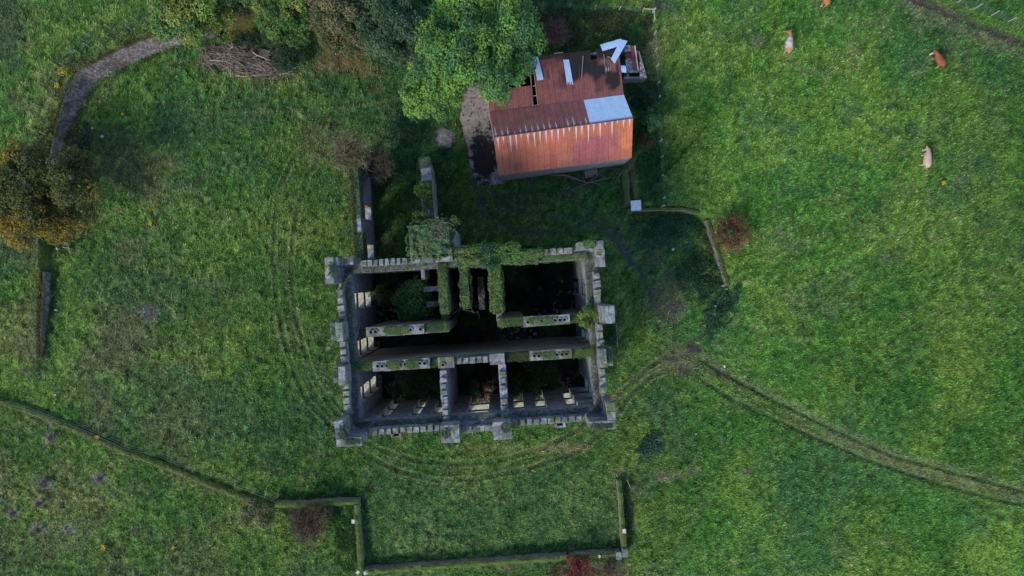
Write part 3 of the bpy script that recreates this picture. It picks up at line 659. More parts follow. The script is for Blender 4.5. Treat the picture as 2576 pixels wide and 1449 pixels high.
# bay between the two south turrets, broken top
mb = MB(); x = tS[0] + .72
while x < tS[1] - .75:
    l = random.uniform(.3, .55); hh = random.uniform(.45, 1.15); mb.box((x + l / 2, -V_ - .12 + random.uniform(-.04, .04), ZL + hh / 2), (l - .02, .5, hh), jit=.04); x += l
mb.build('broken_parapet', M['castle'], man)
# corner turrets: tall L-shaped angle walls of coursed blocks on corbels
def lturret(sx, sy, ztop=15.1, cut=None):
    mb = MB(); e = .30; th = .60; ln = 2.05; z = 9.6
    X0 = sx * (U + e); Y0 = sy * (V_ + e)
    crs = 0
    while z < ztop - .01:
        h = min(.46, ztop - z); oz = 0 if z > 10.6 else (10.6 - z) * .28
        t_ = th - .004 * (crs % 2)
        # leg along x
        n = 4
        for i in range(n):
            l = ln / n; c = sx * (-(i + .5) * l); hh = h
            if z + h > ztop - .01: hh = h + random.uniform(-.08, .02)
            if cut and cut[0] == 'x' and i >= cut[1] and z > ztop - 1.2: continue
            mb.box((X0 + c - sx * oz * 0, Y0 - sy * (t_ / 2 + oz), z + hh / 2), (l - .012, t_, hh - .01), jit=.012)
        m_ = 3; l2 = (ln - th) / m_
        for i in range(m_):
            c = -sy * (th + (i + .5) * l2)
            hh = h if z + h < ztop - .01 else h + random.uniform(-.08, .02)
            if cut and cut[0] == 'y' and i >= cut[1] and z > ztop - 1.2: continue
            mb.box((X0 - sx * (t_ / 2 + oz), Y0 + c, z + hh / 2), (t_, l2 - .012, hh - .01), jit=.012)
        z += h; crs += 1
    o = mb.build('corner_turret', M['castle'], man)
    cp = MB()          # coping slabs
    for i in range(3):
        if cut and cut[0] == 'x' and i >= cut[1] - 1: continue
        l = ln / 3; cp.box((X0 - sx * (i + .5) * l, Y0 - sy * th / 2, ztop + .06), (l - .03, th + .07, .12), jit=.015)
    for i in range(2):
        if cut and cut[0] == 'y' and i >= cut[1] - 1: continue
        l = (ln - th) / 2; cp.box((X0 - sx * th / 2, Y0 - sy * (th + .05 + (i + .5) * l), ztop + .06), (th + .07, l - .05, .12), jit=.015)
    cp.build('coping', M['castle'], o)
    return o
lturret(-1, 1, 15.1, ('x', 2)); lturret(-1, -1); lturret(1, 1, 14.4); lturret(1, -1, 14.8, None)
def midturret(x, y, w_, d_, ztop, name='wall_turret', inner=None):
    mb = MB(); z = 9.8
    while z < ztop:
        k = max(0, (10.8 - z) * .3); mb.box((x, y, z + .225), (w_ - k, d_ - k, .44), jit=.012); z += .45
    o = mb.build(name, M['castle'], man)
    cp = MB(); nb = 2
    for i in range(nb):
        for j in range(nb): cp.box((x + (i - .5) * w_ / 2, y + (j - .5) * d_ / 2, z + .05), (w_ / 2 - .01, d_ / 2 - .01, .12), jit=.02)
    cp.build('coping', M['castle'], o); return o
for yy in tW: midturret(-U - .30, yy, .60, 1.42, 13.3); midturret(-U + .30, yy - .05, .56, 1.50, 14.1, 'turret_back')
midturret(U + .30, tE[1], .60, 1.42, 13.3); midturret(U - .28, tE[1] + .04, .54, 1.50, 13.9, 'turret_back'); midturret(U + .18, tE[0], .95, 1.40, 15.3, 'gable_stack')
for xx in tS: midturret(xx, -V_ - .12, 1.5, 1.45, 13.6)
for q in (L(996, 1091, 13.1), L(1409, 1065, 13.1)): 
    mb = MB()
    for k in (-1, 1): mb.box((q.x + k * .34, -V_ - .17, 12.5), (.18, .34, 1.1), jit=.01)
    mb.box((q.x, -V_ - .30, 12.45), (.48, .16, .95), jit=.01); mb.build('machicolation', M['castle'], man)

# inner walls
def iwall(a, b, th, z1, z0=0, mat='ledge', name='inner_wall', axis=None):
    a = L(a[0], a[1], z1); b = L(b[0], b[1], z1); ax = axis or ('x' if abs(a.x - b.x) > abs(a.y - b.y) else 'y')
    if ax == 'x': c = ((a.x + b.x) / 2, (a.y + b.y) / 2); d = (abs(a.x - b.x), th)
    else: c = ((a.x + b.x) / 2, (a.y + b.y) / 2); d = (th, abs(a.y - b.y))
    mb = MB(); Ln = max(d); n = max(1, int(Ln / .8))
    for i in range(n):
        t = (i + .5) / n - .5; zt = z1 + random.uniform(-.10, .05) * (.3 if 'stack' in name else 1)
        if ax == 'x': mb.box((c[0] + t * d[0], c[1], (z0 + zt) / 2), (d[0] / n + .0, th + random.uniform(-.06, .05), zt - z0))
        else: mb.box((c[0], c[1] + t * d[1], (z0 + zt) / 2), (th + random.uniform(-.06, .05), d[1] / n, zt - z0))
    o = mb.build(name, M[mat], man); return o, c, d, ax
def stack(a, b, th, flues, z0=ZL - .05, z1=12.45):
    o, c, d, ax = iwall(a, b, th, z1, z0, 'castle', 'chimney_stack')
    for f in flues:
        q = L(f[0], f[1], z1 + .1); mb = MB(); n = 14; z = z1 + .045
        ro, ri = .185, .13; vs = []; fs = []
        for (r, zz) in ((ro, z - .06), (ro, z + .10), (ri, z + .10), (ri, z + .02)):
            for k in range(n): vs.append((q.x + r * math.cos(2 * PI * k / n), q.y + r * math.sin(2 * PI * k / n), zz))
        for l in range(3):
            for k in range(n): k2 = (k + 1) % n; fs.append((l * n + k, l * n + k2, (l + 1) * n + k2, (l + 1) * n + k))
        mb.add(vs, fs); fo = mb.build('chimney_pot', M['castle'], o)
        dk = MB(); dk.add([(q.x + (ri + .01) * math.cos(2 * PI * k / n), q.y + (ri + .01) * math.sin(2 * PI * k / n), z + .03) for k in range(n)], [tuple(range(n))]); dk.build('flue_dark_disc', M['flue_dark'], fo)  # black disc stands in for the darkness down the flue
    return o
A = lambda X, Y: (804.96 + X * .19444, 590.3 + Y * .19444)
B = lambda X, Y: (1173.9 + X * .19444, 590.3 + Y * .19444)
Cc = lambda X, Y: (804.96 + X * .19444, 858.6 + Y * .19444)
D = lambda X, Y: (1173.9 + X * .19444, 858.6 + Y * .19444)
E_ = lambda X, Y: (1019.6 + X * .15737, 603.7 + Y * .15737)
# corridor, north side
iwall(A(600, 1265), A(1660, 1200), .78, 11.85); stack(A(598, 1267), A(1345, 1215), .84, [A(660, 1260), A(718, 1256), A(835, 1247), A(1170, 1230), A(1300, 1224)])
iwall(A(330, 1285), A(596, 1265), .7, 9.8)
iwall(B(395, 1140), B(740, 1120), .74, 11.9); stack(B(738, 1128), B(1335, 1095), .84, [B(795, 1132), B(910, 1133), B(975, 1118), B(1145, 1107), B(1207, 1103), B(1268, 1100)])
iwall(B(1337, 1090), B(1640, 1075), .62, 11.6)
# corridor, south side
iwall(Cc(330, 320), D(1690, 130), .76, 11.87); stack(Cc(680, 325), Cc(1420, 283), .86, [Cc(745, 320), Cc(803, 320), Cc(865, 314), Cc(1045, 302), Cc(1103, 297), Cc(1290, 285), Cc(1353, 285)])
stack(D(815, 188), D(1360, 160), .84, [D(877, 190), D(935, 187), D(1000, 186), D(1172, 172), D(1237, 170), D(1292, 165)])
stack(Cc(1525, 285), Cc(1735, 270), .95, [Cc(1593, 305)], ZL - .05, 12.8)
q0, q1 = L(*Cc(1745, 260), 12.7), L(*D(300, 230), 12.7)
pM = parapet((q0.x, q0.y + .25, 0), (q1.x, q1.y + .25, 0), 11.8, 12.3, .52, (0, -1)); crenel(q0.x + .1, q1.x - .1, q0.y + .25, 'x', .55, .42, pM, -1, 0, .52, 12.3, .4)
o_, c_, d_, _ = iwall(D(300, 240), D(490, 225), .95, 12.75, 11.7, 'castle', 'wall_turret')
# the two battlemented cross walls of the south rooms
for a_, b_, in ((Cc(1590, 380), Cc(1640, 1130)), (D(455, 300), D(505, 1090))):
    oo, c_, d_, _ = iwall(a_, b_, .60, 12.15, 0, 'castle_in', 'inner_wall', 'y')
    crenel(c_[1] - d_[1] / 2 + .1, c_[1] + d_[1] / 2 - .5, c_[0] - .25, 'y', .56, .42, oo, 1, .03, .5, 12.15, .5)
# walls of the north rooms
iwa = iwall(A(1592, 380), A(1610, 1010), .62, 12.0, 0, 'ledge', 'inner_wall', 'y'); iwall(A(1605, 1010), A(1612, 1190), .5, 9.2, 0, 'ledge', 'inner_wall', 'y')
iwb = iwall(E_(950, 380), E_(968, 1060), .55, 11.6, 0, 'ledge', 'inner_wall', 'y')
iwc = iwall(E_(1205, 590), E_(1222, 1110), .5, 9.2, 0, 'castle', 'inner_wall', 'y')
iwd = iwall(E_(1430, 360), E_(1480, 1130), .78, 12.1, 0, 'ledge', 'inner_wall', 'y'); iwall(E_(1500, 1120), E_(1505, 1300), .5, 10.0, 0, 'castle_in', 'inner_wall', 'y')
iwall(A(1325, 400), A(1332, 580), .34, 10.6, 0, 'castle', 'inner_wall', 'y'); iwall(A(1345, 702), A(1560, 700), .42, 8.2, 0, 'castle'); iwall(A(1380, 900), A(1560, 895), .5, 6.5, 0, 'castle')
# recess and buttress in the east face, stair tower on the north
q0 = L(*A(1425, -60), 13.6)
mb = MB(); tx0, tx1 = L(1030, 610, 13.6).x, L(1135.5, 610, 13.6).x; ty1 = L(1090, 568, 13.6).y
mb.box(((tx0 + tx1) / 2, (V_ + ty1) / 2 + .002, 6.7), (tx1 - tx0, ty1 - V_, 13.4)); mb.build('stair_tower', M['castle_in'], man)
mb = MB()
for k in range(9): mb.box((tx0 + .2 + k * (tx1 - tx0 - .4) / 8, V_ - .25, 13.0 + random.uniform(-.1, .15)), (.40, .5, .8), jit=.03)
mb.box((tx0 + .12, (V_ + ty1) / 2, 13.5), (.25, ty1 - V_ - .1, .4), jit=.02); mb.box((tx1 - .15, (V_ + ty1) / 2, 13.5), (.3, ty1 - V_ - .1, .45), jit=.02)
mb.build('parapet', M['castle'], man)

# wing walls north of the mansion
def profwall(name, pts, th, prof, mat, label, cat, group=None, jag=.08, step=.5, z0=-.2, base_terr=False, batter=0.0):
    """wall along world points; prof = heights at the points; returns root object"""
    mb = MB(); P3 = [Vector((p[0], p[1], 0)) for p in pts]; secs = []
    for i in range(len(P3) - 1):
        n = max(1, int((P3[i + 1] - P3[i]).length / step))
        for k in range(n + (1 if i == len(P3) - 2 else 0)):
            t = k / n; secs.append((P3[i].lerp(P3[i + 1], t), prof[i] * (1 - t) + prof[i + 1] * t))
    vs = []; fs = []
    for i, (p, h) in enumerate(secs):
        a = secs[max(0, i - 1)][0]; b = secs[min(len(secs) - 1, i + 1)][0]; d = (b - a).normalized(); n = Vector((-d.y, d.x, 0))
        hh = max(.05, h + random.uniform(-jag, jag)); w1 = th / 2 + random.uniform(-.3, 1) * min(.09, jag)
        zb = z0 + (terr1(p.x, p.y) * 0 if not base_terr else min(terr1(p.x + n.x, p.y + n.y), terr1(p.x - n.x, p.y - n.y)))
        zt = hh + (0 if not base_terr else zb - z0)
        vs += [p + n * (w1 + batter) + Vector((0, 0, zb)), p + n * w1 + Vector((0, 0, zt - .04)), p + n * w1 * .3 + Vector((0, 0, zt + .03 + random.uniform(0, jag * .5))),
               p - n * w1 * .4 + Vector((0, 0, zt + .02)), p - n * w1 + Vector((0, 0, zt - .04)), p - n * (w1 + batter) + Vector((0, 0, zb))]
    m_ = 6
    for i in range(len(secs) - 1):
        for k in range(m_ - 1): fs.append((i * m_ + k, i * m_ + k + 1, (i + 1) * m_ + k + 1, (i + 1) * m_ + k))
    fs.append(tuple(range(m_))); fs.append(tuple((len(secs) - 1) * m_ + k for k in range(m_))[::-1])
    mb.add(vs, fs); o = mb.build(name, M[mat], None); tag(o, label, cat, group)
    if mat == 'gwall':
        n = int(len(secs) * 34); i = rng.integers(0, max(1, len(secs) - 1), n); a = np.array([secs[k][0][:] for k in i]); b = np.array([secs[min(k + 1, len(secs) - 1)][0][:] for k in i]); h = np.array([secs[k][1] for k in i])
        t = rng.random((n, 1)); p = a + (b - a) * t; d = b - a; d /= (np.linalg.norm(d, axis=1, keepdims=True) + 1e-6); nn = np.stack([-d[:, 1], d[:, 0], 0 * d[:, 0]], 1)
        top = rng.random(n) < .45; sd = np.where(rng.random(n) < .5, 1, -1); clump = vn(p[:, 0], p[:, 1], .7, 131)
        off = np.where(top, rng.uniform(-.5, .5, n) * th, sd * (th / 2 + rng.random(n) ** 1.5 * .45 * clump)); z = np.where(top, h + .04, rng.uniform(.05, .5, n) * (.4 + clump)) 
        p = p + nn * off[:, None]; p[:, 2] = z + (terr(p[:, 0], p[:, 1]) if base_terr else 0); k = clump > .3; C = np.array([(.07, .125, .03), (.10, .15, .04), (.15, .15, .07), (.05, .10, .03)])[rng.integers(0, 4, n)] * rng.uniform(.6, 1.4, (n, 1))
        leaf_mesh('tussocks', p[k], (rdir(n) + np.array([0, 0, .5]))[k], rng.uniform(.08, .2, n)[k], C[k], o, M['blade'], .35)
    return o
wl0, wl1 = P(884, 424, 6.3), P(896, 655, 6.8); dd = (wl1 - wl0); Lw = math.hypot(dd.x, dd.y)
root = empty('wing_wall', (0, 0, 0), 0, 'tall roofless side wall with window gaps, running north from the mansion under the bare tree', 'wall')
openwall('wall', (wl0.x, wl0.y), (wl1.x, wl1.y), .62, 0, 6.6, [(Lw * .36, Lw * .53, .9, 4.2), (Lw * .80, Lw * .97, .9, 4.2)], M['castle_in'], root, 1)
for f in (.36, .80):
    c = wl0 + dd * (f + .085); nrm_ = Vector((-dd.y, dd.x, 0)).normalized()
    mb = MB(); mb.box((c.x + nrm_.x * .3, c.y + nrm_.y * .3, .94), (.62, Lw * .17 - .04, .1), math.atan2(dd.y, dd.x) + PI / 2); mb.build('window_sill', M['castle_in'], root)
    c = wl0 + dd * (f + .006); mb = MB(); mb.box((c.x + nrm_.x * .31, c.y + nrm_.y * .31, 2.6), (.6, .07, 3.1), math.atan2(dd.y, dd.x) + PI / 2); mb.build('brick_jamb', M['brick'], root)
profwall('spur_wall', [xy(P(1071, 398, .5)), xy(P(1072, 425, 4)), xy(P(1072, 470, 6.0)), xy(P(1073, 520, 6.6)), xy(P(1080, 575, 6.8))], .8, [1.0, 4.2, 6.1, 6.5, 6.6], 'castle_in',
         'free standing broken wall tapering to the north in front of the ivy topped tower', 'wall', jag=.15)

# low ruined platform and rail at the mansion's east door
q = [P(1517, 768, 1.0), P(1546, 769, 1.0), P(1553, 875, 1.0), P(1530, 877, 1.0)]
profwall('doorstep_wall', [xy(v) for v in q[:3]], .16, [1.0, 1.0, .95], 'castle', 'thin low stone rail around the door platform on the mansion east side', 'wall', jag=.02)

# ------------------------------------------------------------------ ivy and plants on the ruin
MW = Matrix.Translation((CAS[0], CAS[1], 0)) @ Matrix.Rotation(CAS[2], 4, 'Z')
IVYP = [(.075, .145, .04), (.105, .18, .045), (.055, .12, .05), (.13, .20, .05)]
def ivy(boxes, n, label, name='ivy', pal=IVYP, size=.14, cat='ivy', up=.5, local=True, group=None, bulge=.12, stems=True):
    """leaves over the top and sides of boxes (cx,cy,cz,dx,dy,dz[,weight])"""
    pos = []; nr = []; wsum = sum((b[6] if len(b) > 6 else 1) * (b[3] * b[4] + b[5] * (b[3] + b[4])) for b in boxes)
    for b in boxes:
        k = int(n * (b[6] if len(b) > 6 else 1) * (b[3] * b[4] + b[5] * (b[3] + b[4])) / wsum)
        r = rng.random((k, 3)) * 2 - 1; face = rng.random(k); at, as1 = b[3] * b[4], b[5] * b[3] * 2; as2 = b[5] * b[4] * 2; tot = at + as1 + as2
        nn = np.zeros((k, 3)); t = face < at / tot; r[t, 2] = 1; nn[t] = (0, 0, 1)
        t1 = (~t) & (face < (at + as1) / tot); sg = np.sign(r[t1, 1]); r[t1, 1] = sg; nn[t1, 1] = sg
        t2 = (~t) & (~t1); sg = np.sign(r[t2, 0]); r[t2, 0] = sg; nn[t2, 0] = sg
        p = r * np.array(b[3:6]) / 2 + np.array(b[0:3])
        lump = vn(p[:, 0] + p[:, 2] * .7, p[:, 1] + p[:, 2] * .5, .45, 41) + .5 * vn(p[:, 0], p[:, 1] + p[:, 2], .2, 43)
        p = p + nn * ((lump - .35) * bulge * 2.2)[:, None] + rng.normal(size=(k, 3)) * .035
        pos.append(p); nr.append(nn * .9 + rdir(k) * .8 + np.array([0, 0, up]))
    pos = np.concatenate(pos); nr = np.concatenate(nr); C = np.array(pal)
    f = vn(pos[:, 0], pos[:, 1], .9, 51) * .999; ci = (f * len(C)).astype(int); CC = C[ci] * rng.uniform(.55, 1.5, (len(pos), 1))
    o = leaf_mesh(name, pos, nr, rng.uniform(size * .6, size * 1.3, len(pos)), CC)
    if local: o.matrix_world = MW
    tag(o, label, cat, group, 'stuff' if name == 'moss' else None); return o
def lb(px0, py0, px1, py1, z, dz, wd=1, ex=0.0):
    a = L(px0, py0, z); b = L(px1, py1, z)
    return ((a.x + b.x) / 2, (a.y + b.y) / 2, z - dz / 2, abs(a.x - b.x) + ex, abs(a.y - b.y) + ex, dz, wd)
def wb(w, dz, z=None, ex=.12, wt=1):
    _, c, d, ax = w; z = z or 12.1; return (c[0], c[1], z - dz / 2, (d[0] if ax == 'x' else d[0]) + ex, d[1] + ex, dz, wt)
yel = [(.105, .20, .045), (.085, .17, .04), (.145, .20, .05), (.065, .14, .045)]
ivy([(2.6, V_ - .5, 12.75, 6.6, .8, .7, 1.2), (1.6, V_ + .25, 12.7, 5.6, .40, 1.3, 1)], 13000, 'thick yellow green ivy smothering the mansion north battlements', pal=yel, bulge=.15)
ivy([wb(iwd, 1.6, 12.4, .06)], 7000, 'broad ivy mat over the widest cross wall, west of the big dark north east room', pal=yel, bulge=.13)
ivy([wb(iwb, 1.2, 11.9, .05)], 4200, 'dark green ivy on the middle one of three ivy topped cross walls', pal=IVYP[:3], bulge=.12)
ivy([wb(iwa, .35, 12.15, .02)], 4200, 'flat mossy growth along the cross wall east of the little tree room', pal=IVYP, size=.10, bulge=.06)
ivy([wb(iwc, .35, 9.3, -.15)], 900, 'sparse ivy on the short low cross wall in the middle north room', pal=[(.03, .06, .03), (.05, .09, .04)], size=.10, bulge=.05)
ivy([((tx0 + tx1) / 2, (V_ + ty1) / 2 + .1, 13.55, tx1 - tx0 - .25, ty1 - V_ - .1, .6, 1)], 15000, 'dense grey green ivy bush covering the square stair tower roof', pal=[(.09, .165, .065), (.12, .20, .075), (.07, .135, .06), (.14, .19, .075)], size=.16, bulge=.24)
ivy([(-5.0, V_ - .75, 12.0, 10, .45, .12, 1)], 4200, 'short moss and grass along the west half of the mansion north wall walk', 'moss', [(.075, .09, .028), (.055, .075, .025)], .07, 'moss', bulge=.05)
ivy([(5.8, V_ - .25, 13.0, .9, .5, .4, 1.5)], 900, 'round green hump sitting among the merlons of the north wall', 'moss', yel, .1, 'moss', bulge=.12)
ivy([(7.0, V_ - .75, 12.0, 6.0, .42, .14, 1)], 4200, 'moss along the north wall walk near the north east turret', 'moss', yel, .085, 'moss', bulge=.12)
ivy([(U - .74, 0, 11.98, .42, 13.2, .12, 1)], 6500, 'strip of moss along the mansion east wall walk', 'moss', [(.095, .115, .03), (.075, .10, .025), (.055, .08, .03)], .075, 'moss', bulge=.07)
ivy([(-U + .78, 0, 11.98, .38, 13.2, .12, 1)], 5000, 'dark strip of moss along the mansion west wall walk', 'moss', [(.06, .095, .035), (.085, .12, .04)], .07, 'moss', bulge=.06)
ivy([(0, -V_ + .75, 11.97, 20, .42, .12, 1)], 7000, 'dark mossy strip along the mansion south wall walk', 'moss', [(.045, .08, .03), (.065, .10, .035)], .07, 'moss', bulge=.06)
def stkm(a, b, z, n, label, pal=IVYP, dz=.1, wd=.62):
    p, q = L(a[0], a[1], z), L(b[0], b[1], z); ivy([((p.x + q.x) / 2, (p.y + q.y) / 2, z, abs(p.x - q.x), wd, dz, 1)], n, label, 'moss', pal, .075, 'moss', bulge=.07)
stkm(A(850, 1245), A(1150, 1232), 12.55, 1900, 'moss between the pots of the chimney block south of the little tree room', yel, .12, .5)
stkm(A(1360, 1215), A(1640, 1195), 11.95, 2000, 'ragged moss on the stepped east end of the corridor north wall', IVYP)
stkm(B(430, 1140), B(735, 1122), 12.0, 2400, 'moss on the wall top west of the black room chimney block', IVYP)
stkm(B(820, 1122), B(960, 1120), 12.55, 700, 'yellow moss patch after the first pot on the black room chimney block', yel, .12, .45)
stkm(B(1000, 1115), B(1110, 1108), 12.55, 700, 'yellow moss patch in the middle of the black room chimney block', yel, .12, .45)
stkm(B(1345, 1088), B(1600, 1076), 11.7, 1500, 'weedy wall top from the black room chimney block to the east wall', IVYP)
stkm(Cc(400, 330), Cc(670, 312), 12.0, 2200, 'moss on the wall top west of the seven pot chimney block', yel)
stkm(Cc(885, 310), Cc(1030, 302), 12.55, 1100, 'moss filling the middle of the seven pot chimney block', yel, .12, .5)
stkm(Cc(1120, 297), Cc(1265, 288), 12.55, 1100, 'moss between the last two pairs of pots on the seven pot chimney block', yel, .12, .5)
stkm(Cc(1430, 280), Cc(1515, 276), 12.0, 900, 'moss in the short gap east of the seven pot chimney block', IVYP)
stkm(D(515, 205), D(810, 190), 12.0, 2600, 'dull moss on the wall top west of the southern six pot chimney block', [(.05, .08, .03), (.07, .095, .035)])
stkm(D(985, 190), D(1140, 178), 12.55, 800, 'moss tuft in the middle of the southern six pot chimney block', yel, .12, .45)
stkm(D(1370, 155), D(1640, 140), 12.0, 2000, 'moss on the corridor wall top reaching the east wall', yel)
for (a, b, z, n, lab) in ((Cc(1600, 1150), Cc(1660, 1230), 14.1, 350, 'small dark fern on the south turret with the west cross wall'), (D(470, 1070), D(540, 1170), 14.1, 350, 'small dark fern on the south turret with the east cross wall'),
                          (Cc(270, 1080), Cc(310, 1240), 15.3, 500, 'green moss on the south west corner turret'), (Cc(330, 1280), Cc(510, 1320), 15.3, 450, 'moss cushions on the front leg of the south west corner turret'),
                          (D(1640, 1085), D(1880, 1120), 15.0, 600, 'moss along the front leg of the south east corner turret'), (A(120, 380), A(180, 520), 15.3, 350, 'dark moss on the north west corner turret'),
                          (B(1530, 80), B(1640, 150), 14.7, 600, 'yellow grass tuft on the north east corner turret'), (Cc(180, 370), Cc(240, 460), 14.0, 300, 'round moss cushion on the south one of the two west wall turrets'),
                          (A(150, 1170), A(200, 1300), 14.0, 300, 'moss strip on the north one of the two west wall turrets'), (D(1790, 110), D(1850, 290), 14.0, 400, 'moss on the small turret of the east wall')):
    ivy([lb(a[0], a[1], b[0], b[1], z, .15)], n, lab, 'moss', [(.05, .085, .03), (.035, .065, .03)] if 'yellow' not in lab else yel, .1, 'moss', bulge=.12)
wn_ = Vector((-dd.y, dd.x, 0)).normalized()
def wingivy(f0, f1, n, lab, zt=6.75, dz=1.2, pal=IVYP[:3], off=.31, wd=.8, wall=(wl0, wl1)):
    a, b = wall; pos = []; k = n; t = rng.random(k) * (f1 - f0) + f0; sidef = rng.random(k)
    q = (rng.random(k) - .5) * wd; z = zt - (rng.random(k) ** 1.7) * dz; d_ = (b - a); nn = Vector((-d_.y, d_.x, 0)).normalized()
    q = np.where(z < zt - .25, np.sign(q) * (wd / 2 - .03 + rng.random(k) * .16), q)
    x = a.x + d_.x * t + nn.x * (off + q); y = a.y + d_.y * t + nn.y * (off + q); pos = np.stack([x, y, z], 1)
    C = np.array(pal)[rng.integers(0, len(pal), k)] * rng.uniform(.5, 1.5, (k, 1))
    o = leaf_mesh('ivy', pos, rdir(k) + np.array([0, 0, .6]), rng.uniform(.08, .17, k), C); tag(o, lab, 'ivy')
wingivy(.0, .55, 4200, 'dark ivy on the far north half of the wing wall under the bare tree'); wingivy(.7, 1.0, 2800, 'ivy at the south end of the wing wall beside the mansion')
wingivy(.0, 1.0, 2500, 'straw coloured moss on the outer edge of the wing wall top', dz=.1, pal=[(.13, .13, .06), (.09, .11, .04)], off=-.0, wd=.3)
sp0, sp1 = P(1069, 420, 5.0), P(1074, 560, 6.8)
wingivy(.0, 1.0, 4200, 'moss and ivy along the top of the tapering spur wall', 6.65, .5, yel, 0.05, .85, (P(1069, 455, 6.2), P(1076, 565, 6.8)))
wingivy(.0, 1.0, 1200, 'ivy on the low north tip of the spur wall', 3.8, 2.5, IVYP, 0.0, .8, (P(1071, 402, 1.5), P(1070, 450, 5.0)))

def bush(name, px, py, zc, R, Rz, pal, label, cat='shrub', n=1500, leaf=.14, base=None, lobes=12, stem=True):
    g = P(px, py, zc); zg = terr1(g.x, g.y) if base is None else base
    root = empty(name, (g.x, g.y, zg), 0, label, cat)
    pos, nr, li, lc = crown_pts((R, R, Rz), lobes, max(4, n // lobes), (.3, .5), -.1)
    pos[:, 2] += zc - zg; lc[:, 2] += zc - zg; pal = np.array(pal); lob = pal[rng.integers(0, len(pal), len(lc))] * rng.uniform(.8, 1.2, (len(lc), 1))
    leaf_mesh('leaves', pos, nr, rng.uniform(leaf * .7, leaf * 1.3, len(pos)), lob[li] * rng.uniform(.55, 1.5, (len(pos), 1)), root)
    mb = MB(); branch_mb(mb, (0, 0, 0), [c for c in lc], .09 if R > .8 else .05); mb.build('stems', M['bark'], root, True)
    return root
BRG = [(.13, .22, .035), (.10, .18, .03), (.07, .14, .03)]
bush('sapling', 1062, 478, 6.8, .75, .4, BRG, 'bright leafy sapling sprouting from the west side of the spur wall', 'sapling', 420, .16, 5.0)
bush('sapling', 1055, 545, 8.2, .7, .5, BRG[1:], 'green sapling where the spur wall meets the stair tower', 'sapling', 420, .15, 6.2)
bush('elder_shrub', 1480, 795, 12.8, 1.0, .6, BRG, 'light green shrub growing on the east wall beside the tall gable stack', 'shrub', 900, .16, 11.4)
bush('elder_shrub', 1478, 783, 13.2, .5, .35, BRG[:1], 'pale twig of leaves just north of the east wall shrub', 'shrub', 200, .15, 11.6)
twiggy('bare_shrub', 1095, 580, 14.3, 1.5, .5, (.20, .20, .165), 'grey bare branched shrub rooted in the ivy of the stair tower', 'shrub', 36, 500, [(.11, .18, .06), (.08, .14, .05)], base=13.2, thick=.02, lsize=.13)
bush('sapling', 1145, 556, 13.8, .45, .3, BRG[1:], 'small leafy sprig hanging off the north east corner of the stair tower', 'sapling', 160, .14, 12.8)
# vegetation inside the rooms; the blackest leaves have the rooms' deep shade painted in
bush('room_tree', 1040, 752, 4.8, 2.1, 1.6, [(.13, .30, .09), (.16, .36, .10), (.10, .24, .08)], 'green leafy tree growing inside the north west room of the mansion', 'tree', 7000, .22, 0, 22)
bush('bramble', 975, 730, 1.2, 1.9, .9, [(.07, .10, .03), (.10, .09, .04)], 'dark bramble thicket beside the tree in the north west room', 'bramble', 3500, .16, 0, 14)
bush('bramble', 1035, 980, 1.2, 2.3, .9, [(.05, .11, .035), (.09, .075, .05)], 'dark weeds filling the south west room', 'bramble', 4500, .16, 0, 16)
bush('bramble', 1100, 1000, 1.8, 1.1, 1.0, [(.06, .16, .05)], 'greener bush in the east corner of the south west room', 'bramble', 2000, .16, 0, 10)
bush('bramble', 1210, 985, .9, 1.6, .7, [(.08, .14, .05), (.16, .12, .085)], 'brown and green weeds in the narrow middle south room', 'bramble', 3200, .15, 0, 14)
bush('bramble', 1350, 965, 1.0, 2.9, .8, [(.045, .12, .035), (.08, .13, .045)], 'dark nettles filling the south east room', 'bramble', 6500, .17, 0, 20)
bush('bramble', 1360, 730, .8, 2.6, .5, [(.014, .022, .014), (.02, .02, .016)], 'undergrowth painted nearly black for the deep shade of the big north east room', 'bramble', 3500, .17, 0, 16)
bush('bramble', 1130, 850, .6, 1.6, .4, [(.012, .018, .008)], 'undergrowth painted dark for the deep shade in the west half of the corridor', 'bramble', 1500, .16, 0, 10)
bush('ivy_bush', 1225, 643, 13.4, 1.2, .4, [(.03, .085, .04), (.045, .10, .04)], 'blue green ivy hump spilling over the mansion north wall', 'ivy', 1600, .14, 12.2)
def rubble(px, py, R, n, label, colr=(.22, .20, .18)):
    g = P(px, py, .5); mb = MB()
    for k in range(n):
        a = random.uniform(0, 2 * PI); q = R * random.random() ** .6; sz = random.uniform(.12, .42); c = random.uniform(.5, 1.3)
        mb.box((g.x + math.cos(a) * q, g.y + math.sin(a) * q, .12 + (1 - q / R) * .5), (sz, sz * random.uniform(.5, .9), sz * .6), a, jit=sz * .12, tap=.15, col=tuple(c * v for v in colr))
    o = mb.build('fallen_masonry', M['twig'], None, False, True); tag(o, label, 'rubble', kind='stuff')
rubble(1215, 995, 1.7, 70, 'fallen stones among the weeds of the narrow middle south room'); rubble(1000, 1005, 1.8, 50, 'fallen stones on the floor of the south west room'); rubble(1400, 1000, 2.2, 60, 'fallen stones on the floor of the south east room')
rubble(1300, 850, 2.0, 60, 'fallen stones on the corridor floor'); rubble(1190, 760, 1.3, 50, 'fallen stones between the ivy topped cross walls'); rubble(1400, 760, 2.2, 50, 'fallen stones in the big black north east room'); rubble(975, 790, 1.2, 30, 'fallen stones by the tree in the north west room')
